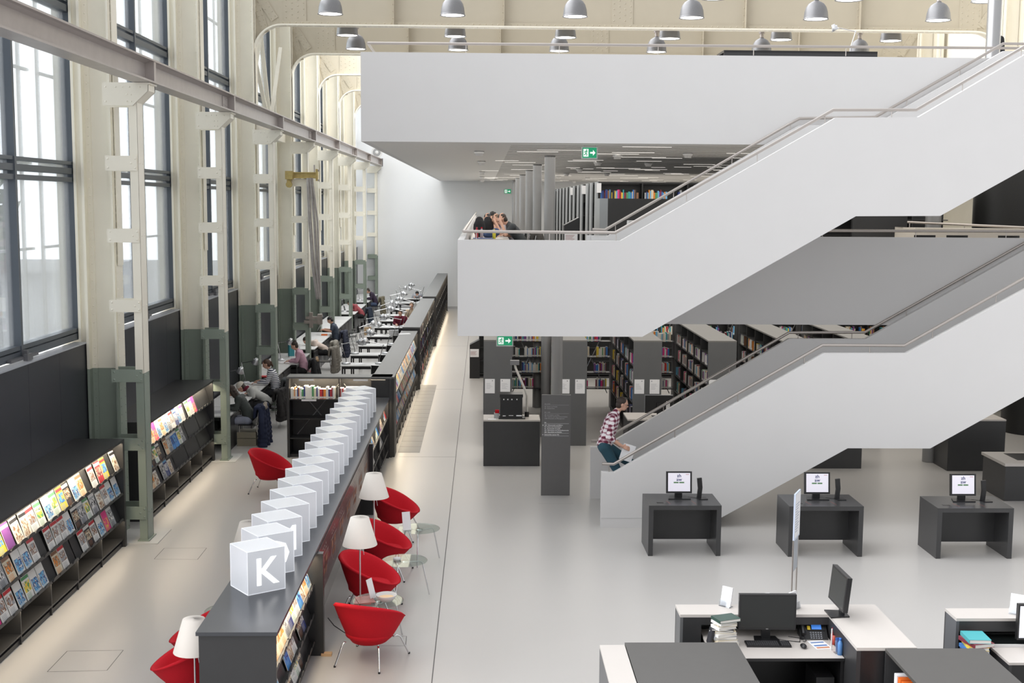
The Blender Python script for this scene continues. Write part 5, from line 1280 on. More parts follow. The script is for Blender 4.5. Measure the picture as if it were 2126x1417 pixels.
tag(dup(o, None, (XL1+.50, gy+1.7, tz)), 'black backpack standing on the gallery reading table, right one', 'bag')
tag(obj('jacket', remeshed(MB().ball((0,0,.07), (.18,.12,.09)).ball((.1,.03,.12), (.09,.09,.08)), 'jacket', cloth('blue_jacket', (.04,.07,.16)), .012, 1), None, None, (XL1+.56, gy+.95, tz)), 'crumpled blue jacket on the gallery reading table', 'jacket')
def bottle(x, y, z, m_, capm, label, h=.22, r=.033):
    t = thing('bottle', label, 'bottle', (x, y, z)); obj('bottle_body', MB().lathe([(0,0),(r,0),(r,h*.7),(r*.45,h*.86),(r*.45,h*.9)], n=16), m_, t)
    obj('cap', MB().lathe([(0,h),(r*.5,h),(r*.5,h*.88),(0,h*.88)], n=12), capm, t)
bottle(XL1+.27, gy+.55, tz, mat('red_bottle', (.45,.02,.04), .25), mat('red_bottle', (.45,.02,.04)), 'red drinking bottle on the gallery reading table')
bottle(XL1+.37, gy+.6, tz, mat('grey_bottle', (.4,.36,.42), .25), RED, 'grey drinking bottle beside the red one')
bottle(XL1+.62, gy+.18, tz, mat('yellow_drink', (.70,.62,.05), .25), mat('yellow_cap', (.75,.6,.02), .4), 'yellow drink bottle at the front of the gallery reading table', .19)
papers(XL1+.66, gy+.5, tz, .1, 'papers and notebook before the nearest reader on the gallery table', 3)
tag(obj('notebook', MB().box(-.2,-.12,0,.2,.12,.012), mat('blue_folder', (.06,.12,.33), .5), None, (XL1+.40, gy+.2, tz)), 'blue folder at the front edge of the gallery reading table', 'folder')
coat(PX+.02, gy+.6, PI/2, cloth('black_cream_bag', (.06,.055,.05)), 'dark jacket with cream straps on the nearest gallery chair', .5, .40, .84, None, 11).location.z = Z1
# black lectern stands with notices
def lectern(x, y, z, h, label):
    t = thing('notice_stand', label, 'stand', (x, y, z))
    obj('stand_body', MB().prism([(0, 0), (.30, 0), (.30, h), (0, h-.16)], 'xz', 0, .4), BLACK, t)
    obj('notice', MB().box(.01, -.006, h-.52, .27, -.001, h-.28), PAPER, t)
    tx = MB()
    for i in range(5): tx.box(.03, -.0075, h-.36-.025*i, .03+.18-.02*(i % 3), -.0065, h-.352-.025*i)
    obj('print', tx, mat('red_print', (.35, .12, .12), .6), t)
p = at(1171, 480, 24.6); lectern(p.x, 24.6, Z1, 1.18, 'black stand with white notice on the first gallery')
p = onz(975, 785); lectern(p.x, p.y, 0, 1.16, 'black stand with white notice on the ground floor left of the bookcases')
p = at(1300, 470, 22.6)
tag(obj('white_lectern', MB().prism([(0,0),(.32,0),(.24,1.15),(.10,1.15)], 'xz', 0, .3), WHITE, None, (p.x-.05, 22.6, Z1)), 'white tapered lectern behind the upper stair rail', 'lectern')
# right part of the first gallery
p = at(1870, 400, 26.5); q = at(1758, 400, 26.5)
tag(obj('partition_panel', MB().box(q.x, 26.0, Z1, p.x, 26.1, Z1+1.9), DARK), 'dark partition panel on the first gallery under the stair', 'panel')
PERF = mat('perforated_dark_metal', (.022, .022, .022), .4, .4, noise=.3, nscale=60)
c = at(2045, 430, 26.5)
tag(obj('lift_drum', MB().cyl((c.x+.95, 27, Z1), (c.x+.95, 27, zb_-.002), .95, n=40), PERF), 'dark perforated round shaft at the right end of the first gallery', 'shaft')
tag(obj('round_shaft', MB().cyl((12.75, 28, 0), (12.75, 28, zb1), .65, n=40), PERF), 'dark round shaft on the ground floor at the right edge', 'shaft')
b = MB(); pts = [at(1875, 470, 25.2), at(1900, 476, 24.6), at(1990, 480, 24.3), at(2126, 480, 24.2)]
z = at(1990, 474, 24.3).z
for a, c_ in zip(pts, pts[1:]+[Vector((12.5, 24.2, 0))]): b.add([(a.x,a.y,Z1+.5),(c_.x,c_.y,Z1+.5),(c_.x,c_.y,z),(a.x,a.y,z),(a.x,a.y+.5,Z1+.5),(c_.x,c_.y+.5,Z1+.5),(c_.x,c_.y+.5,z),(a.x,a.y+.5,z)], [(0,1,2,3),(3,2,6,7),(7,6,5,4),(0,4,5,1)])
t = thing('reading_counter', 'cream curved reading counter on the right part of the first gallery', 'counter', (0,0,0)); obj('counter_front', b, mat('counter_cream', (.62,.57,.50), .5), t)
b = MB()
for x in (8.4, 9.8, 11.2): b.box(x, 24.55, Z1, x+.04, 24.6, Z1+.5)
obj('support', b, BLACKM, t)
a, c_ = at(1884, 461, 25.4), at(2126, 472, 24.3)
t = thing('guard_rail', 'slim metal rail above the cream reading counter on the first gallery', 'railing', (0,0,0)); obj('handrail', MB().tube([a, c_, (12.5, 24.3, c_.z)], .024, 8), STEEL, t)
for f in (.02, .5, .98): q = a.lerp(c_, f); obj('rail_post', MB().cyl((q.x, q.y, Z1), (q.x, q.y, q.z), .012, n=8), STEEL, t)
for i, x in enumerate((1918, 1985, 2092)):
    q = at(x, 486, 22.9); study_chair(q.x, 23.1, 0, 'black chair behind the right gallery rail, number %d from the left' % (i+1), Z1, 'chairs behind the right gallery rail').scale = (1, 1, 1.09)
for k in (2, 3, 4):
    o = obj('steel_column', CM, None, None, (7.25, cy(k), 0), (0, 0, PI)); tag(o, 'riveted cream column on the far right wall, %s from the camera' % ordn[k-2], 'column')
# desk things and a person on the top gallery
q = at(1503, 108, 23.0); q2 = at(1822, 108, 23.0)
t = thing('work_table', 'dark work table behind the top gallery rail', 'table', (q.x, 23.0, Z2))
obj('table_top', MB().box(0, 0, 1.02, q2.x-q.x, .7, 1.06), BLACKM, t); obj('front_board', MB().box(0, 0, 0, q2.x-q.x, .03, 1.02), DARK, t)
obj('rear_board', MB().box(0, .67, 0, q2.x-q.x, .7, 1.02), DARK, t)
q = at(1765, 104, 23.3)
desk_lamp(q.x, 23.3, Z2+1.061, PI-.0, 'white jointed lamp rising above the top gallery parapet', .9)
q = at(2091, 60, 22.6)
tag(obj('steel_pillar', MB().cyl((q.x, 23.2, Z2), (q.x, 23.2, 11.2), .13, n=24), mat('steel_tube', (.4,.4,.4), .25, .7)), 'round steel pillar at the right end of the top gallery', 'pillar')
def standing(): 
    J = dict(pelvis=(0,0,.95), waist=(0,.0,1.1), chest=(0,.02,1.34), neck=(0,.03,1.48), head=(0,.06,1.62))
    for k, x in (('l',-1),('r',1)):
        J['sh_'+k] = (.18*x,.02,1.40); J['hip_'+k] = (.09*x,0,.92); J['kn_'+k] = (.1*x,.03,.5); J['an_'+k] = (.1*x,0,.085); J['toe_'+k] = (.12*x,.14,.04)
        J['el_'+k] = (.24*x,.0,1.12); J['wr_'+k] = (.24*x,.12,.90); J['up_'+k] = (x, 0, 0)
    return J
q = at(2112, 80, 22.9)
person('person in dark clothes standing at the top right gallery corner', (q.x+.05, 23.9, Z2), PI/2, standing(), BLKC, BLKC, HAIRK)

# ------------------------------------------------------------------ the person on the stairs
h0 = at(1291, 838, 20.4)
xh = h0.x; s1z, s2z = .17, .34
J = dict(pelvis=(0,0,.98), waist=(0,.06,1.14), chest=(0,.12,1.38), neck=(0,.20,1.54), head=(0,.29,1.66))
J.update(sh_l=(-.18,.13,1.44), sh_r=(.18,.13,1.44), hip_l=(-.09,0,.95), hip_r=(.09,0,.95),
         kn_l=(-.10,.27,.62), an_l=(-.10,.27,.17+.085+.0), toe_l=(-.11,.40,.17+.045), kn_r=(.10,.05,.52), an_r=(.10,-.10,.10), toe_r=(.11,.04,.045),
         el_r=(.24,.05,1.15), wr_r=(.22,.28,.99), hd_r=(0,1,-.35), up_r=(1,0,.3), el_l=(-.25,.0,1.16), wr_l=(-.24,.18,.98), hd_l=(0,1,-.5), up_l=(-1,0,.3))
st0 = T1[1][0]+.15
xo = st0+.29*0+.12
zof = .17 if xo+.1 > st0 else 0
def glasses(t, H_, hd, rt, up, el):
    g_ = MB()
    for s_ in (-1, 1):
        c = H_+rt*.031*s_+hd*.100+up*.012; g_.tube([c+(rt*math.cos(a)*.021+up*math.sin(a)*.015) for a in [i*PI/5 for i in range(11)]], .0022, 6)
        g_.tube([c+rt*.02*s_, H_+rt*.078*s_+hd*.0+up*.015], .002, 6)
    g_.tube([H_-rt*.012+hd*.1+up*.014, H_+rt*.012+hd*.1+up*.014], .0022, 6); obj('glasses', g_, BLACK, t)
tp_ = (h0.x-.29, 20.35, h0.z-1.66)
# feet stay on the treads whatever the head height asks for
fl_, fr_ = .17*2, .17
for k, zt_ in (('l', fl_), ('r', fr_)):
    a = J['an_'+k]; o_ = J['toe_'+k]; zl_ = zt_-tp_[2]
    J['an_'+k] = (a[0], a[1], zl_+.085); J['toe_'+k] = (o_[0], a[1]+.13, zl_+.042)
J['an_l'] = (-.10, st0+.29*1+.12-tp_[0], J['an_l'][2]); J['toe_l'] = (-.11, J['an_l'][1]+.12, J['toe_l'][2])
J['an_r'] = (.10, st0+.08-tp_[0], J['an_r'][2]); J['toe_r'] = (.11, J['an_r'][1]+.12, J['toe_r'][2])
J['kn_l'] = (-.10, J['an_l'][1]-.06, J['an_l'][2]+.34); J['kn_r'] = (.10, (J['an_r'][1])/2+.08, (J['an_r'][2]+.95)/2+.02)
PS = person('person in maroon and white plaid shirt with glasses walking up the stairs', tp_, -PI/2, J, plaid(), mat('teal_trousers', (.02, .07, .10), .85, noise=.1), HAIRB, long_sleeve=False, extra=glasses, voxel=.007, headdir=(0, 1, -.25), shoes=BLACK)
sl_ = MB(); chain(sl_, [Vector(J['sh_r']), Vector(J['el_r']), Vector(J['el_r']).lerp(Vector(J['wr_r']), .3)], [.068, .056, .052]); chain(sl_, [Vector(J['sh_l']), Vector(J['el_l']), Vector(J['el_l']).lerp(Vector(J['wr_l']), .3)], [.068, .056, .052])
obj('rolled_sleeves', remeshed(sl_, 'rolled_sleeves', bpy.data.materials['plaid_flannel'], .012, 2), None, PS)
w_ = Vector(J['wr_r'])
tag(obj('papers_in_hand', MB().obox((0,0,0), (.21, .012, .28), (0, .3, 0)), PAPER, None, (tp_[0]+w_.y+.09, tp_[1]-w_.x+.02, tp_[2]+w_.z-.11)), 'white papers carried by the person on the stairs', 'paper')
# ------------------------------------------------------------------ self service stations
SCREEN = mat('screen_light', (.62, .60, .66), .3, emit=.35, noise=.04, nscale=3); INK = mat('logo_blue', (.03, .04, .16), .5); BTN = mat('button_green', (.10, .22, .10), .5)
SCREENB = mat('screen_black', (.008, .010, .010), .12)
KD = mat('kiosk_board', (.040, .040, .041), .32, noise=.08, nscale=8, spec=.5)
for i, (xl, xr, yf, who) in enumerate(((2.475, 3.555, 17.80, 'left'), (4.555, 5.665, 17.76, 'middle'), (6.735, 7.87, 17.66, 'right'))):
    w = xr-xl
    t = thing('service_table', 'black self-service table with open front, %s of the three' % who, 'table', (xl, yf, 0), 0, 'black self-service tables')
    obj('table_top', MB().box(0, 0, .70, w, .76, .765), KD, t)
    for x in (0, w-.07): obj('side_panel', MB().box(x, 0, 0, x+.07, .76, .70), KD, t)
    obj('rear_panel', MB().box(.07, .50, .12, w-.07, .53, .70), KD, t)
    obj('cable_cover', MB().box(.14, .16, .765, .24, .22, .768), BLACK, t)
    cx = xl+w*.475
    m_ = thing('touch_monitor', 'touch screen monitor with blue logo on the %s self-service table' % who, 'monitor', (cx, yf+.50, .7655))
    obj('foot', MB().prism([(-.17,-.13),(.17,-.13),(.12,.08),(-.12,.08)], 'xy', 0, .015), BLACK, m_)
    obj('neck', MB().box(-.055, -.02, .015, .055, .03, .12), BLACK, m_)
    a = -.12
    hd = bpy.data.objects.new('screen_housing', MB().box(-.195, -.02, -.165, .195, .02, .165).mesh('screen_housing', BLACK)); COL.objects.link(hd); hd.parent = m_; hd.location = (0, -.03, .245); hd.rotation_euler = (a, 0, 0)
    obj('screen', MB().box(-.168, -.022, -.135, .168, -.0202, .143), SCREEN, hd)
    lettering('zh\naw', .072, INK, hd, (.0, -.0225, .078), align='CENTER', bold=.001, spacing=.78, name='logo')
    for dx in (-.045, .04): obj('button', MB().box(dx-.038, -.0235, -.012, dx+.036, -.022, .008), BTN, hd)
    obj('status_mark', MB().box(.10, -.0235, .118, .15, -.022, .124), mat('mark_red', (.5,.15,.15), .5), hd)
    s_ = thing('barcode_scanner', 'slim black scanner arm on the %s self-service table' % who, 'scanner', (cx+.35, yf+.46, .7655), .1)
    obj('foot', MB().box(-.07, -.10, 0, .07, .04, .012), BLACK, s_)
    obj('lower_arm', MB().obox((-.035, .0, .09), (.065, .035, .17), (0, .10, 0)), BLACK, s_); obj('upper_arm', MB().obox((-.036, .0, .24), (.07, .03, .15), (0, -.10, 0)), BLACK, s_)
    tag(obj('screen_cable', MB().tube([(cx+.05, yf+.56, .77), (cx+.18, yf+.52, .77), (cx+.28, yf+.47, .77)], .003, 6), BLACK), 'thin black cable from monitor to scanner on the %s self-service table' % who, 'cable')
    g_ = MB()
    for dx in (-.18, .20): g_.add([(cx+dx-xl, .10, .7655), (cx+dx-xl+.006, .10, .7655), (cx+dx-xl-.03, .30, .7655), (cx+dx-xl-.036, .30, .7655)], [(0,1,2,3)])
    obj('guide_mark', g_, mat('mark_salmon', (.35, .12, .10), .5), t)

# signpost with shelf directory
TX, TY = 1.06, 21.6
t = thing('directory_totem', 'tall grey directory board with white shelf list left of the stairs', 'sign', (TX, TY, 0))
obj('board', MB().box(0, 0, 0, .515, .05, 1.82), mat('totem_grey', (.135, .132, .13), .35, noise=.04), t)
LGT = mat('directory_print', (.42, .42, .42), .5); LWT = mat('directory_print_white', (.85, .85, .85), .5)
rows_ = [('EG 2.OG', 1.655, 0, LGT), ('RP  Recht und Politik', 1.605, 0, LGT), ('RP  Zeitschriften', 1.574, 0, LGT), ('EG 1.OG', 1.505, 0, LGT), ('AB  Architektur und Bau', 1.456, 0, LGT), ('TN  Technik und Naturwissenschaften', 1.425, 0, LGT), ('WM Wirtschaft und Management', 1.393, 0, LGT),
         ('EG', 1.320, 1, LWT), ('WB  Wissenschaft und Bildung', 1.273, 1, LWT), ('KU  Kunst und Unterhaltung', 1.243, 1, LWT), ('AL  Angewandte Linguistik', 1.211, 1, LWT), ('AN  Allgemeines und Nachschlagewerke', 1.180, 1, LWT), ('GM  Gesundheit und Medizin', 1.149, 1, LWT), ('Zeitschriften (ausser RP)', 1.102, 1, LWT)]
for s_, z, b_, m_ in rows_:
    lettering(s_, .0262, m_, t, (.05, -.0005, z-.006), bold=.0008 if b_ else .0003, depth=.0005)
for z, m_ in ((1.635, LGT), (1.485, LGT), (1.302, LWT), (1.130, LWT), (1.082, LWT)): obj('rule_line', MB().box(.045, -.001, z, .485, 0, z+.003), m_, t)
obj('arrow', MB().prism([(.022,1.262),(.028,1.262),(.028,1.275),(.035,1.275),(.025,1.29),(.015,1.275),(.022,1.275)], 'xz', -.001, 0), LWT, t)
obj('arrow', MB().prism([(.012,1.104),(.022,1.116),(.022,1.108),(.035,1.108),(.035,1.102),(.022,1.102),(.022,1.094)], 'xz', -.001, 0), LWT, t)

# return station behind the totem
t = thing('service_block', 'dark block with pale top holding the return machine, left of the totem', 'counter', (.03, 24.07, 0))
obj('block', MB().box(0, 0, 0, 1.12, .62, .90), KD, t); obj('counter_top', MB().box(-.003, -.003, .90, 1.123, .62, .93), LTOP, t)
t = thing('return_machine', 'black boxy scanner machine seen from behind on the dark block', 'machine', (.36, 24.15, .9305))
obj('housing', MB().box(0, 0, .02, .44, .32, .44), BLACK, t); obj('lid', MB().box(-.01, -.01, .44, .45, .33, .50), BLACKM, t); obj('foot_plate', MB().box(-.03, .01, 0, .50, .34, .02), BLACK, t)
b = MB()
for x in (.06, .14, .22, .32): b.box(x, -.003, .385, x+.02, 0, .41)
b.box(.05, -.003, .06, .11, 0, .075).box(.32, -.003, .06, .43, 0, .085).box(.17, -.003, .07, .26, 0, .08)
obj('labels', b, PAPER, t)
t = thing('card_reader', 'small card reader with red top beside the return machine', 'reader', (.24, 24.25, .9305))
obj('reader_body', MB().box(0, 0, 0, .10, .1, .10), mat('reader_grey', (.4,.42,.42), .4), t); obj('red_top', MB().box(.02, .02, .10, .10, .09, .16), RED, t)
papers(.20, 24.30-.15, .9305, 0, 'small white notice on the dark block', 1, .16, .09)
t = thing('arm_lamp', 'pale curved pipe arm rising behind the return machine', 'lamp', (.90, 24.46, .9305))
obj('socket', MB().cyl((0,0,0),(0,0,.10),.045,n=14), BLACK, t)
obj('arm', MB().tube([(0,0,.1), (0,0,.42), (-.03,0,.52), (-.23,0,.98), (-.25,0,1.06)], .024, 12), mat('pale_pipe', (.62,.60,.56), .35), t)
obj('arm_head', MB().box(-.34,-.05,1.05,-.16,.06,1.14), LAMPGREY, t)
# information desk behind the stairs
t = thing('service_block', 'dark desk block with pale top behind the stair foot', 'counter', (2.92, 24.3, 0))
obj('block', MB().box(0, 0, 0, 1.6, .8, .88), KD, t); obj('counter_top', MB().box(-.003, -.003, .88, 1.603, .8, .91), LTOP, t)
def monitor(x, y, z, rz, w, h, label, front, body=BLACK, lift=.10, tilt=0.):
    t = thing('monitor', label, 'monitor', (x, y, z), rz)
    obj('foot', MB().prism([(-w*.24,-.10),(w*.24,-.10),(w*.19,.10),(-w*.19,.10)], 'xy', 0, .014), body, t)
    obj('stand', MB().box(-.045, .03, .014, .045, .065, lift+h*.6), body, t)
    hd = bpy.data.objects.new('screen_housing', MB().box(-w/2, -.022, 0, w/2, .028, h).mesh('screen_housing', body)); COL.objects.link(hd); hd.parent = t; hd.location = (0, 0, lift); hd.rotation_euler = (-tilt, 0, 0)
    obj('screen', MB().box(-w/2+.018, -.0235, .022, w/2-.018, -.0225, h-.018), front, hd); return t, hd
p = at(1369, 850, 24.5)
t, hd = monitor(p.x, 24.6, .9105, PI, .56, .36, 'computer monitor seen from behind on the desk behind the stairs', SCREEN, lift=.08)
obj('silver_edge', MB().box(-.285, -.024, -.004, .285, -.010, .366), ALU, hd)
tag(obj('white_cylinder', MB().cyl((p.x+.16, 24.42, .9105), (p.x+.16, 24.42, 1.25), .038, n=18), WHITE), 'white upright cylinder in front of the monitor behind the stairs', 'speaker')
# blocks under the stairs and at the right
t = thing('service_block', 'dark block standing under the lower stair soffit', 'counter', (6.2, 23.91, 0)); obj('block', MB().box(0, 0, 0, 1.34, .9, .88), KD, t); obj('counter_top', MB().box(0, 0, .88, 1.34, .9, .91), LTOP, t)
p0, p1, p2 = onz(1967, 975), onz(2078, 975), onz(1945, 968)
t = thing('service_block', 'large dark block with pale top at right below the stair', 'counter', (9.18, 23.7, 0)); obj('block', MB().box(0, 0, 0, 1.13, .72, 1.0), KD, t); obj('counter_top', MB().box(-.003, -.003, 1.0, 1.133, .72, 1.03), LTOP, t)
tag(obj('book_tray', MB().box(9.35, 24.1, 1.0305, 9.75, 24.35, 1.14), BLACK), 'dark tray on the large dark block at right', 'tray')
p = onz(2083, 1040); zt_ = at(2083, 962, p.y).z
t = thing('service_block', 'dark counter with pale top cut by the right edge of the picture', 'counter', (p.x, p.y, 0))
obj('block', MB().box(.02, .02, 0, 1.8, 1.0, zt_-.05), KD, t); obj('counter_top', MB().box(0, 0, zt_-.05, 1.8, 1.05, zt_), LTOP, t); obj('recess', MB().box(.35, .3, zt_, 1.8, .9, zt_+.004), BLACK, t)
# glass information stand
q = at(1655, 1020, 14.3)
t = thing('information_stand', 'tall narrow information stand with two metal poles behind the service counter', 'stand', (q.x, 14.3, 0), 1.12)
for x in (-.13, .13): obj('pole', MB().cyl((x, 0, 0), (x, 0, q.z-.03), .010, n=12), STEEL, t)
obj('foot_plate', MB().box(-.2,-.16,0,.2,.16,.012), STEEL, t)
obj('panel', MB().box(-.15, -.015, q.z-.56, .15, .005, q.z), mat('blue_white_panel', (.55, .62, .75), .3), t)
obj('lower_panel', MB().box(-.12, -.006, q.z-.95, .12, .002, q.z-.58), mat('grey_panel', (.35,.38,.42), .4), t)
b = MB()
for i in range(12): b.box(-.11, -.0165, q.z-.14-i*.03, -.11+.2-.03*(i % 4), -.0155, q.z-.134-i*.03)
obj('print', b, mat('panel_print', (.15,.2,.35), .5), t)
obj('notice', MB().box(-.14, -.0155, q.z-.54, .14, -.0152, q.z-.01), PAPER, t)

# ------------------------------------------------------------------ service counters in the foreground
ZC, ZD = 1.0, .76
t = thing('service_counter', 'dark L-shaped service counter with pale top in the right foreground', 'counter', (2.05, 11.24, 0))
obj('counter_top', MB().box(0, 1.02, ZC-.03, 2.12, 1.34, ZC).box(1.54, .06, ZC-.03, 2.12, 1.02, ZC), LTOP, t)
obj('front_panel', MB().box(0, 1.30, 0, 2.12, 1.34, ZC-.03), DARK, t); obj('outer_side', MB().box(2.08, .06, 0, 2.12, 1.30, ZC-.03), DARK, t)
obj('inner_fascia', MB().box(.03, 1.02, ZC-.11, 1.56, 1.05, ZC-.03), DARK, t)
obj('side_panel', MB().box(0, 1.02, 0, .03, 1.30, ZC-.03), GREYP, t)
obj('inner_side', MB().box(1.54, .06, 0, 1.58, 1.30, ZC-.03), DARK, t)
obj('cupboard_front', MB().box(1.58, .06, 0, 2.08, .09, ZC-.03), BLACKM, t)
obj('inner_step', MB().box(.03, 1.02, 0, .22, 1.05, ZC-.11), DARK, t)
t = thing('office_desk', 'pale office desk inside the L-shaped service counter', 'desk', (2.295, 11.66, 0))
obj('table_top', MB().box(0, 0, ZD-.025, 1.29, .85, ZD), LTOP, t)
obj('edge', MB().box(.0, -.004, ZD-.03, 1.29, 0, ZD-.002), BLACK, t)
obj('rear_panel', MB().box(0, .82, 0, 1.29, .85, ZD-.03), BLACK, t)
for x in (0, 1.26): obj('side_panel', MB().box(x, .02, 0, x+.03, .82, ZD-.03), BLACKM, t)
t = thing('computer_tower', 'black computer tower with yellow label under the office desk', 'computer', (3.33, 11.72, .12))
obj('case', MB().box(0, 0, 0, .18, .4, .42), BLACK, t); obj('yellow_label', MB().box(.06, -.002, .24, .12, 0, .26), mat('label_yellow', (.7,.5,.03), .5), t)
obj('drive_slot', MB().box(.02, -.002, .33, .16, 0, .335), BLACKM, t)
obj('shelf', MB().box(-.06, 0, -.12, .24, .42, -.0), BLACKM, t)
PM = (2.925, 12.16)
monitor(PM[0], PM[1], ZD+.0005, -.02, .585, .37, 'large black monitor with dark screen on the office desk', SCREENB, lift=.12)
lettering('DELL', .012, mat('logo_grey', (.5,.5,.5), .4), bpy.data.objects['screen_housing.004'] if 'screen_housing.004' in bpy.data.objects else hd, (0, -.0235, .006), align='CENTER', name='logo')
p = onz(1738, 1275, ZC)
monitor(p.x, p.y, ZC+.0005, -PI/2+.02, .50, .36, 'black monitor seen from the side on the counter top', SCREENB, lift=.10, tilt=.1)
def kb(c, rz, label):
    t = thing('keyboard', label, 'keyboard', c, rz); obj('case', MB().box(-.225, -.075, 0, .225, .075, .018), BLACK, t)
    k_ = MB()
    for r in range(6):
        for q_ in range(20):
            if q_ == 15: continue
            k_.box(-.215+q_*.0215, -.065+r*.0215, .018, -.215+q_*.0215+.018, -.065+r*.0215+.018, .024)
    obj('keys', k_, mat('key_grey', (.045,.045,.047), .5), t)
p = onz(1594, 1338, ZD); kb((p.x, p.y, ZD+.0005), -.03, 'black keyboard on the office desk')
p = onz(1668, 1344, ZD)
tag(obj('computer_mouse', MB().ball((0,0,.015), (.032,.055,.02), 0, 16, 8), BLACK, None, (p.x, p.y, ZD+.005)), 'black mouse right of the keyboard', 'mouse')
p = onz(1690, 1322, ZD)
t = thing('telephone', 'black desk telephone with blue display', 'telephone', (p.x-.02, p.y+.02, ZD+.0005), -.05)
obj('base', MB().prism([(-.10,0),(.09,0),(.10,.10),(.06,.14)], 'yz', -.13, .15), BLACK, t)
obj('handset', MB().tube([(-.10,-.10,.06), (-.10,-.04,.10), (-.10,.05,.13), (-.10,.09,.12)], .022, 10), BLACK, t)
sl_ = math.atan2(.10, .19)
obj('display', MB().obox((.045, -.004+.015, .108), (.10, .075, .004), (.72, 0, 0)), mat('phone_screen', (.05, .18, .55), .2, emit=.5), t)
obj('screen_frame', MB().obox((.045, .015, .1035), (.17, .10, .008), (.72, 0, 0)), BLACKM, t)
b = MB()
for i in range(4):
    for j in range(5): b.obox((-.02+j*.026, -.088+i*.016, .014+i*.014), (.016, .010, .010), (.72, 0, 0))
obj('buttons', b, mat('button_grey', (.25,.26,.28), .4), t); obj('sticky_note', MB().obox((-.035, -.006, .094), (.03, .045, .004), (.72, 0, 0)), mat('label_yellow', (.7,.5,.03)), t)
tag(obj('phone_cord', MB().tube([(p.x-.14+.02*math.sin(i*1.3), p.y-.02-.012*i, ZD+.02+.008*math.cos(i*1.3)) for i in range(14)], .004, 6), BLACK), 'coiled black telephone cord on the office desk', 'cord')
p = onz(1702, 1338, ZD)
t = thing('price_sheet', 'printed sheet with coloured bars on the office desk', 'paper', (p.x, p.y, ZD+.001), .15)
obj('sheet', MB().box(-.085,-.12,0,.085,.12,.001), PAPER, t)
b = MB(); b.box(-.07,-.04,.001,.07,.0,.0015).box(-.07,.05,.001,.07,.08,.0015); obj('blue_bars', b, mat('bar_blue', (.12,.22,.45), .5), t); obj('red_bar', MB().box(-.07,-.10,.001,.07,-.06,.0015), mat('bar_red', (.5,.2,.1), .5), t)
def cupthing(px, py, label):
    p = onz(px, py, ZD); t = thing('pen_holder', label, 'pen holder', (p.x, p.y, ZD+.0005))
    obj('cup', MB().lathe([(0,0),(.035,0),(.038,.10),(.034,.10),(.032,.005),(0,.005)], n=18), mat('cup_red', (.45,.06,.04), .5), t)
    for i, (dx, dy, m_) in enumerate(((.01,.01,INK),(-.01,.0,RED),(.0,-.012,BLACK),(.014,-.01,PAPER))): obj('pen', MB().cyl((dx,dy,.01),(dx*2.5,dy*2.5,.16+.01*i),.004,n=6), m_, t)
cupthing(1732, 1336, 'red pen holder full of pens at the right of the telephone')
p = onz(1744, 1356, ZD)
t = thing('leaflet_holder', 'clear holder with small blue leaflets on the office desk', 'holder', (p.x+.015, p.y+.02, ZD+.0005), .1)
obj('holder', MB().box(-.07,-.03,0,.07,.03,.006).obox((0,-.02,.07),(.14,.004,.13),(-.15,0,0)), GLASSC, t)
obj('leaflet', MB().obox((-.03,.0,.085),(.05,.01,.14),(-.15,0,0)), mat('leaflet_blue', (.05,.12,.40), .4), t); obj('leaflet', MB().obox((.035,.0,.08),(.05,.01,.13),(-.15,0,0)), PAPER, t)
bottle(p.x-.01, p.y-.03, ZD+.0005, mat('blue_spray', (.10,.25,.55), .2), mat('spray_blue_cap', (.02,.15,.55), .3), 'small blue spray bottle before the clear leaflet holder', .17, .026)
tag(obj('white_tube', MB().cyl((p.x-.06, p.y+.10, ZD), (p.x-.06, p.y+.10, ZD+.22), .007, n=10), WHITE), 'thin white upright rod beside the pen holder', 'rod')
tag(obj('monitor_cable', MB().tube([(PM[0]+.05, PM[1]+.06, ZD+.01), (PM[0]+.2, PM[1]-.02, ZD+.006), (PM[0]+.33, PM[1]-.06, ZD+.006), (PM[0]+.36, PM[1]+.05, ZD+.006), (PM[0]+.25, PM[1]+.1, ZD+.006)], .003, 6), BLACK), 'thin black cables behind the keyboard on the office desk', 'cable')
p = onz(1728, 1326, ZD)
tag(obj('desk_telephone_stand', MB().box(p.x+.0, p.y+.06, ZD, p.x+.05, p.y+.1, ZD+.18), BLACK), 'slim black headset stand right of the telephone', 'stand')
def card_stand(px, py, z, rz, label, w=.13, h=.20):
    p = onz(px, py, z); t = thing('leaflet_stand', label, 'stand', (p.x, p.y, z+.0005), rz)
    obj('holder', MB().box(-w/2, -.035, 0, w/2, .04, .004).obox((0, -.03, .035), (w, .003, .07), (-.2, 0, 0)), GLASSC, t)
    obj('leaflets', MB().obox((0, .015, h/2+.004), (w*.94, .022, h), (-.22, 0, 0)), PAPER, t)
card_stand(1507, 1258, ZC, -.75, 'clear stand with white leaflets left of the big monitor')
card_stand(1588, 1258, ZC, .2, 'small leaflet stand just peeping over the big monitor', .13, .13)
card_stand(1650, 1262, ZC, .75, 'clear leaflet stand right behind the big monitor', .12, .17)
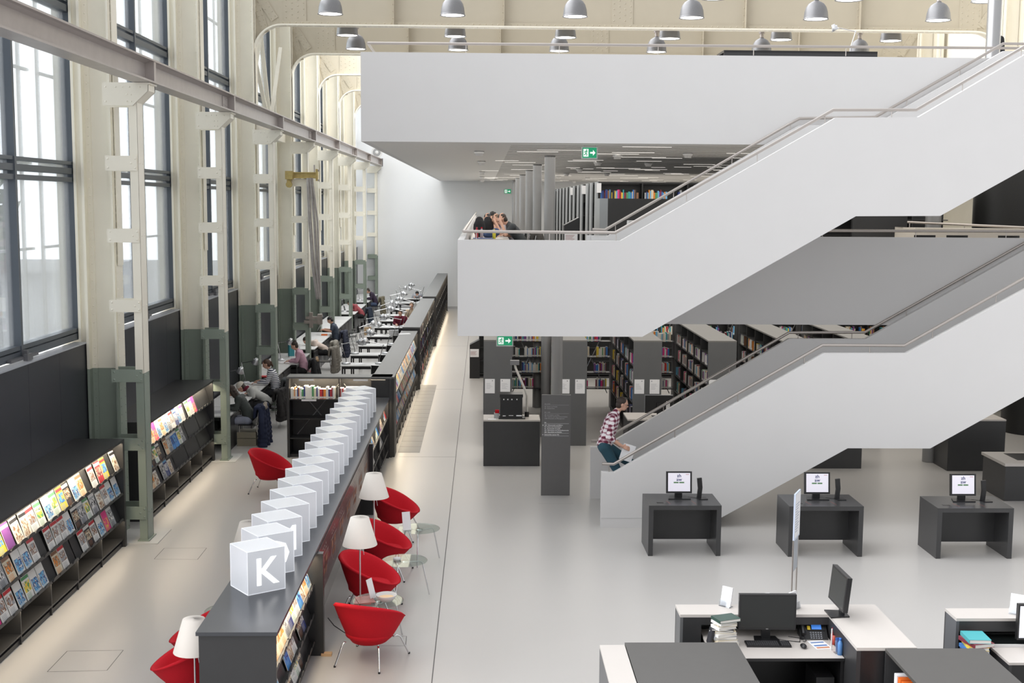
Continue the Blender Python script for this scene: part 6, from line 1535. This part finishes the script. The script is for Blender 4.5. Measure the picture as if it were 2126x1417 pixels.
# stacks of books
def stack(x, y, z, specs, where):
    zz = z; rd = random.Random(int(x*100)); N = len(specs)
    for i, (c, th, w, d, rz) in enumerate(specs):
        b = MB().box(-w/2, -d/2, 0, w/2, d/2, .003, 0).box(-w/2, -d/2, th-.003, w/2, d/2, th, 0).box(-w/2, -d/2, .003, -w/2+.004, d/2, th-.003, 0).box(-w/2+.004, -d/2+.004, .003, w/2-.004, d/2-.004, th-.003, 1)
        pos = 'topmost' if i == N-1 else ('lowest' if i == 0 else 'number %d from the bottom' % (i+1))
        tag(obj('book', b, [BKM[c], pgm], None, (x+rd.uniform(-.015, .015), y+rd.uniform(-.015, .015), zz), (0, 0, rz)), '%s book, %s in the stack %s' % (c, pos, where), 'book', 'books stacked '+where); zz += th+.0005
stack(2.46, 12.04, ZD+.0005, [('white', .04, .24, .17, .3), ('cream', .035, .22, .16, .2), ('grey', .03, .23, .16, .1), ('white', .03, .22, .17, .35), ('cream', .025, .21, .16, .0), ('black', .018, .22, .16, -.2), ('white', .03, .21, .15, .4), ('cream', .022, .20, .15, .15), ('white', .028, .21, .16, .5), ('dark green', .032, .24, .18, .35)], 'left of the big monitor')
tag(obj('book', MB().obox((0,0,.08), (.02,.15,.16), (0,.2,0)), BKM['black'], None, (2.325, 12.05, ZD+.003)), 'black book leaning beside the white stack', 'book')
# foreground cabinets
p = onz(1297, 1333, .95); q = onz(1530, 1334, .95)
t = thing('low_cabinet', 'dark cabinet with grey top at the lower edge, left of the office desk', 'cabinet', (p.x, p.y-1.3, 0))
w = q.x-p.x
obj('cabinet_top', MB().box(0, 0, .92, w, 1.3, .95), mat('cabinet_top_grey', (.070, .067, .062), .5, noise=.06), t); obj('side_panel', MB().box(0, 0, 0, .03, 1.3, .92), GREYP, t); obj('side_panel', MB().box(w-.03, 0, 0, w, 1.3, .92), DARK, t); obj('rear_panel', MB().box(.03, 1.27, 0, w-.03, 1.3, .92), DARK, t)
obj('shelf_board', MB().box(.03, .0, .45, w-.03, 1.27, .47), DARK, t)
p2 = onz(1245, 1338, .95)
t = thing('low_cabinet', 'narrow pale-topped cabinet at the lower edge beside the dark one', 'cabinet', (p2.x, p2.y-1.3, 0))
obj('cabinet_top', MB().box(0, 0, .92, p.x-p2.x-.01, 1.3, .95), LTOP, t); obj('side_panel', MB().box(0, 0, 0, .03, 1.3, .92), GREYP, t); obj('body', MB().box(.03, 0.02, 0, p.x-p2.x-.012, 1.28, .92), DARK, t)
p = onz(1833, 1340, 1.0); q = onz(2040, 1344, 1.0); w = q.x-p.x; p.y = 11.28
t = thing('low_cabinet', 'dark open-sided cabinet with orange binders at the lower right', 'cabinet', (p.x, p.y-1.3, 0))
obj('cabinet_top', MB().box(0, 0, .97, w, 1.3, 1.0), MATS['cabinet_top_grey'], t); obj('front_panel', MB().box(0, 0, 0, w, .03, .97), DARK, t); obj('rear_panel', MB().box(0, 1.27, 0, w, 1.3, .97), DARK, t); obj('side_panel', MB().box(w-.03, .03, 0, w, 1.27, .97), DARK, t)
obj('centre_panel', MB().box(.32, .03, 0, .34, 1.27, .97), mat('cabinet_inside_brown', (.16,.11,.09), .6), t); obj('shelf_board', MB().box(.01, .03, .50, .32, 1.27, .52), DARK, t); obj('bottom_board', MB().box(.01, .03, 0, .32, 1.27, .05), DARK, t)
ORB = mat('binder_orange', (.75, .15, .02), .5)
for i, (m_, c_) in enumerate(((PAPER, 'white'), (ORB, 'orange'), (ORB, 'orange'), (ORB, 'orange'), (mat('binder_red', (.45,.07,.03), .5), 'red'), (PAPER, 'white'))):
    tag(obj('ring_binder', MB().box(0, 0, 0, .28, .07, .32), m_, None, (p.x+.025, p.y-.28-i*.10, .5205)), '%s ring binder in the open cabinet, %s from the back' % (c_, ordn[i] if i else 'first'), 'binder', 'ring binders in the open cabinet')
# counter at the right edge
p = onz(1962, 1262, ZC); q = onz(1987, 1283, ZC)
t = thing('service_counter', 'second dark service counter with pale top at the right edge', 'counter', (p.x, q.y, 0))
d = p.y-q.y
obj('counter_top', MB().box(0, 0, ZC-.03, 2.3, d, ZC), LTOP, t); obj('front_panel', MB().box(0, d-.03, 0, 2.3, d, ZC-.03), DARK, t); obj('side_panel', MB().box(0, 0, 0, .03, d-.03, ZC-.03), mat('side_blue_grey', (.09,.095,.105), .45), t); obj('inner_fascia', MB().box(.03, 0, ZC-.14, 2.3, .03, ZC-.03), DARK, t)
p = onz(2095, 1375, ZD); r = onz(2024, 1311, ZD)
t = thing('office_desk', 'pale office desk at the right edge carrying the white tablet', 'desk', (p.x, p.y, 0))
obj('table_top', MB().box(0, 0, ZD-.025, 1.6, q.y-p.y-.01, ZD), LTOP, t); obj('side_panel', MB().box(0, .0, 0, .03, q.y-p.y-.01, ZD-.026), DARK, t); obj('front_panel', MB().box(.03, .03, 0, 1.6, .05, ZD-.026), BLACK, t)
zt_ = onz(2060, 1330, ZD)
t = thing('tablet_scanner', 'white flatbed device with black glass on the right desk', 'scanner', (zt_.x+.12, zt_.y-.02, ZD+.0005), 0)
obj('case', MB().box(-.25, -.16, 0, .35, .16, .028), WHITE, t); obj('black_glass', MB().box(-.235, -.145, .028, .335, .145, .030), SCREENB, t)
m_x = at(2112, 1280, q.y-.15)
monitor(m_x.x+.24, q.y-.17, ZD+.0005, 0, .50, .37, 'monitor with lit white screen at the right edge', mat('lit_document', (.70,.72,.80), .3, emit=.55), lift=.08)
card_stand(2110, 1274, ZC, -.6, 'white leaflets in a stand behind the lit monitor', .14, .20)
t = thing('side_cupboard', 'black cupboard carrying the coloured book stack', 'cupboard', (r.x-.40, q.y-.44, 0)); obj('body', MB().box(0, 0, 0, .36, .42, .60), BLACKM, t)
stack(r.x-.21, q.y-.24, .6008, [('teal', .035, .20, .26, .05), ('purple', .03, .19, .25, -.1), ('red', .03, .20, .26, .1), ('white', .03, .19, .25, 0), ('navy', .03, .2, .25, -.05), ('blue', .035, .2, .25, .1), ('yellow', .035, .2, .26, -.1), ('maroon', .04, .22, .28, .22), ('teal', .04, .22, .27, -.05)], 'at the right edge')
